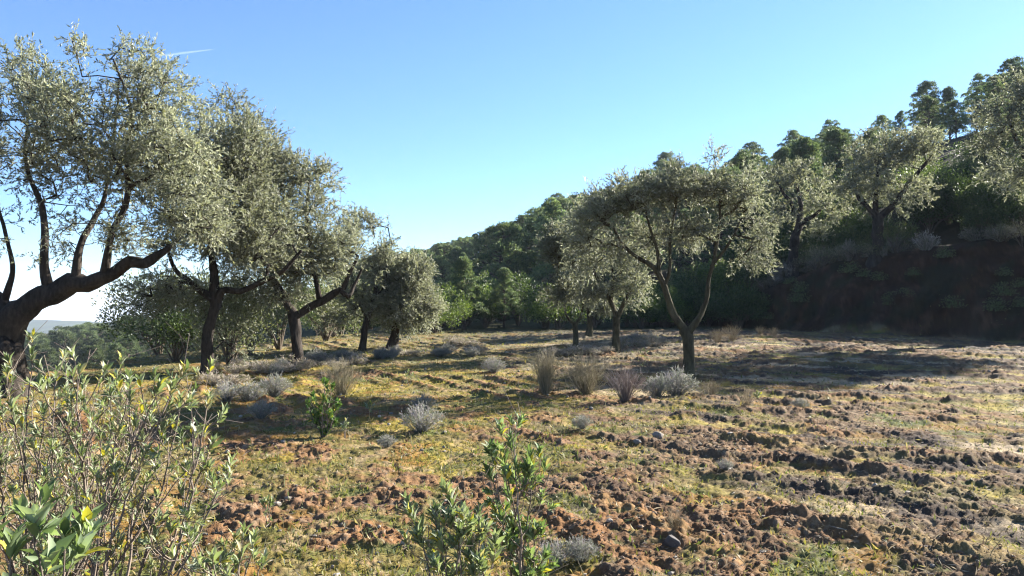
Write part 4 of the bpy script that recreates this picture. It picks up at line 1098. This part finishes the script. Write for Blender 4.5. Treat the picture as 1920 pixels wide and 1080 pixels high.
def contrail():
    """A short thin vapour trail far away, above the left trees."""
    g = Geo(); D = 3200.0
    a = P(310, 104, D); b = P(402, 92, D)
    t = np.linspace(0, 1, 24); p = a + (b - a) * t[:, None]; p[:, 2] += .6 * np.sin(t * 5)
    tube(g, p, np.interp(t, [0, .5, .85, 1], [5.0, 4.6, 2.6, .6]), np.random.default_rng(1), 8, .15, (.85, .85, .85))
    m = bpy.data.materials.new('vapour'); nt, N, Lk = nodes(m)
    tr = N('ShaderNodeBsdfTransparent'); df = N('ShaderNodeBsdfTranslucent', Color=(.9, .92, .95, 1)); mx = N('ShaderNodeMixShader', Fac=.03)
    Lk(tr.outputs[0], mx.inputs[1]); Lk(df.outputs[0], mx.inputs[2]); o = N('ShaderNodeOutputMaterial'); Lk(mx.outputs[0], o.inputs[0])
    tag(g.obj('contrail', m, None, a), 'short thin white vapour trail in the blue sky right of the big left olive', 'contrail')

# ------------------------------------------------------------------ light, sky, camera
SUN_AZ, SUN_EL = 54.0, 24.0     # degrees right of the view direction, above the horizon
def light():
    w = bpy.data.worlds.new('World'); scene.world = w; w.use_nodes = True
    nt = w.node_tree; nt.nodes.clear()
    sk = nt.nodes.new('ShaderNodeTexSky'); sk.sky_type = 'NISHITA'; sk.sun_disc = False
    sk.sun_elevation = math.radians(SUN_EL); sk.sun_rotation = math.radians(SUN_AZ)
    sk.altitude = 1500; sk.air_density = 1.0; sk.dust_density = 0.3; sk.ozone_density = 6.0
    bg = nt.nodes.new('ShaderNodeBackground'); bg.inputs[1].default_value = 0.052
    out = nt.nodes.new('ShaderNodeOutputWorld')
    nt.links.new(sk.outputs[0], bg.inputs[0]); nt.links.new(bg.outputs[0], out.inputs[0])
    l = bpy.data.lights.new('sun', 'SUN'); l.energy = 5.0; l.angle = math.radians(.5); l.color = (1.0, .94, .85)
    o = bpy.data.objects.new('sun', l); COL.objects.link(o)
    a, e = math.radians(SUN_AZ), math.radians(SUN_EL)
    v = Vector((math.sin(a) * math.cos(e), math.cos(a) * math.cos(e), math.sin(e)))
    o.rotation_euler = v.to_track_quat('Z', 'Y').to_euler(); o.location = v * 50
    c = bpy.data.cameras.new('camera'); co = bpy.data.objects.new('camera', c); COL.objects.link(co)
    c.sensor_width = 36; c.lens = F / 1920 * 36; c.clip_start = .05; c.clip_end = 20000
    co.location = (0, 0, EYE); co.rotation_euler = (math.radians(90) + PITCH, 0, 0)
    scene.camera = co
    vs = scene.view_settings
    scene.display_settings.display_device = 'sRGB'
    vs.view_transform = 'Standard'; vs.look = 'None'; vs.exposure = 2.4; vs.gamma = 1.0; vs.use_curve_mapping = False
    scene.cycles.use_denoising = True
    scene.cycles.max_bounces = 6; scene.cycles.diffuse_bounces = 3; scene.cycles.transmission_bounces = 4; scene.cycles.transparent_max_bounces = 6
    scene.cycles.filter_width = 1.2

def haze():
    v = np.array([[x, y, z] for x in (-6400, 6400) for y in (-6400, 6400) for z in (-270, 60)], float)
    g = Geo(); g.add(v, [[0, 1, 3, 2], [4, 6, 7, 5], [0, 4, 5, 1], [2, 3, 7, 6], [0, 2, 6, 4], [1, 5, 7, 3]])
    m = bpy.data.materials.new('haze_air'); nt, N, Lk = nodes(m)
    p = N('ShaderNodeVolumePrincipled', Density=0.00024); p.inputs['Color'].default_value = (.72, .82, .95, 1); p.inputs['Anisotropy'].default_value = 0
    o = N('ShaderNodeOutputMaterial'); Lk(p.outputs[0], o.inputs['Volume'])
    tag(g.obj('haze', m), 'thin blue air between the field and the far hills', None, None, 'stuff')

def lap(s): print('%s %.1fs' % (s, time.time() - T0), flush=True)
light(); ground(); lap('ground')
olives(); lap('olives')
forest(); lap('forest')
field_plants(); lap('plants')
cover(); lap('cover')
contrail()
haze()
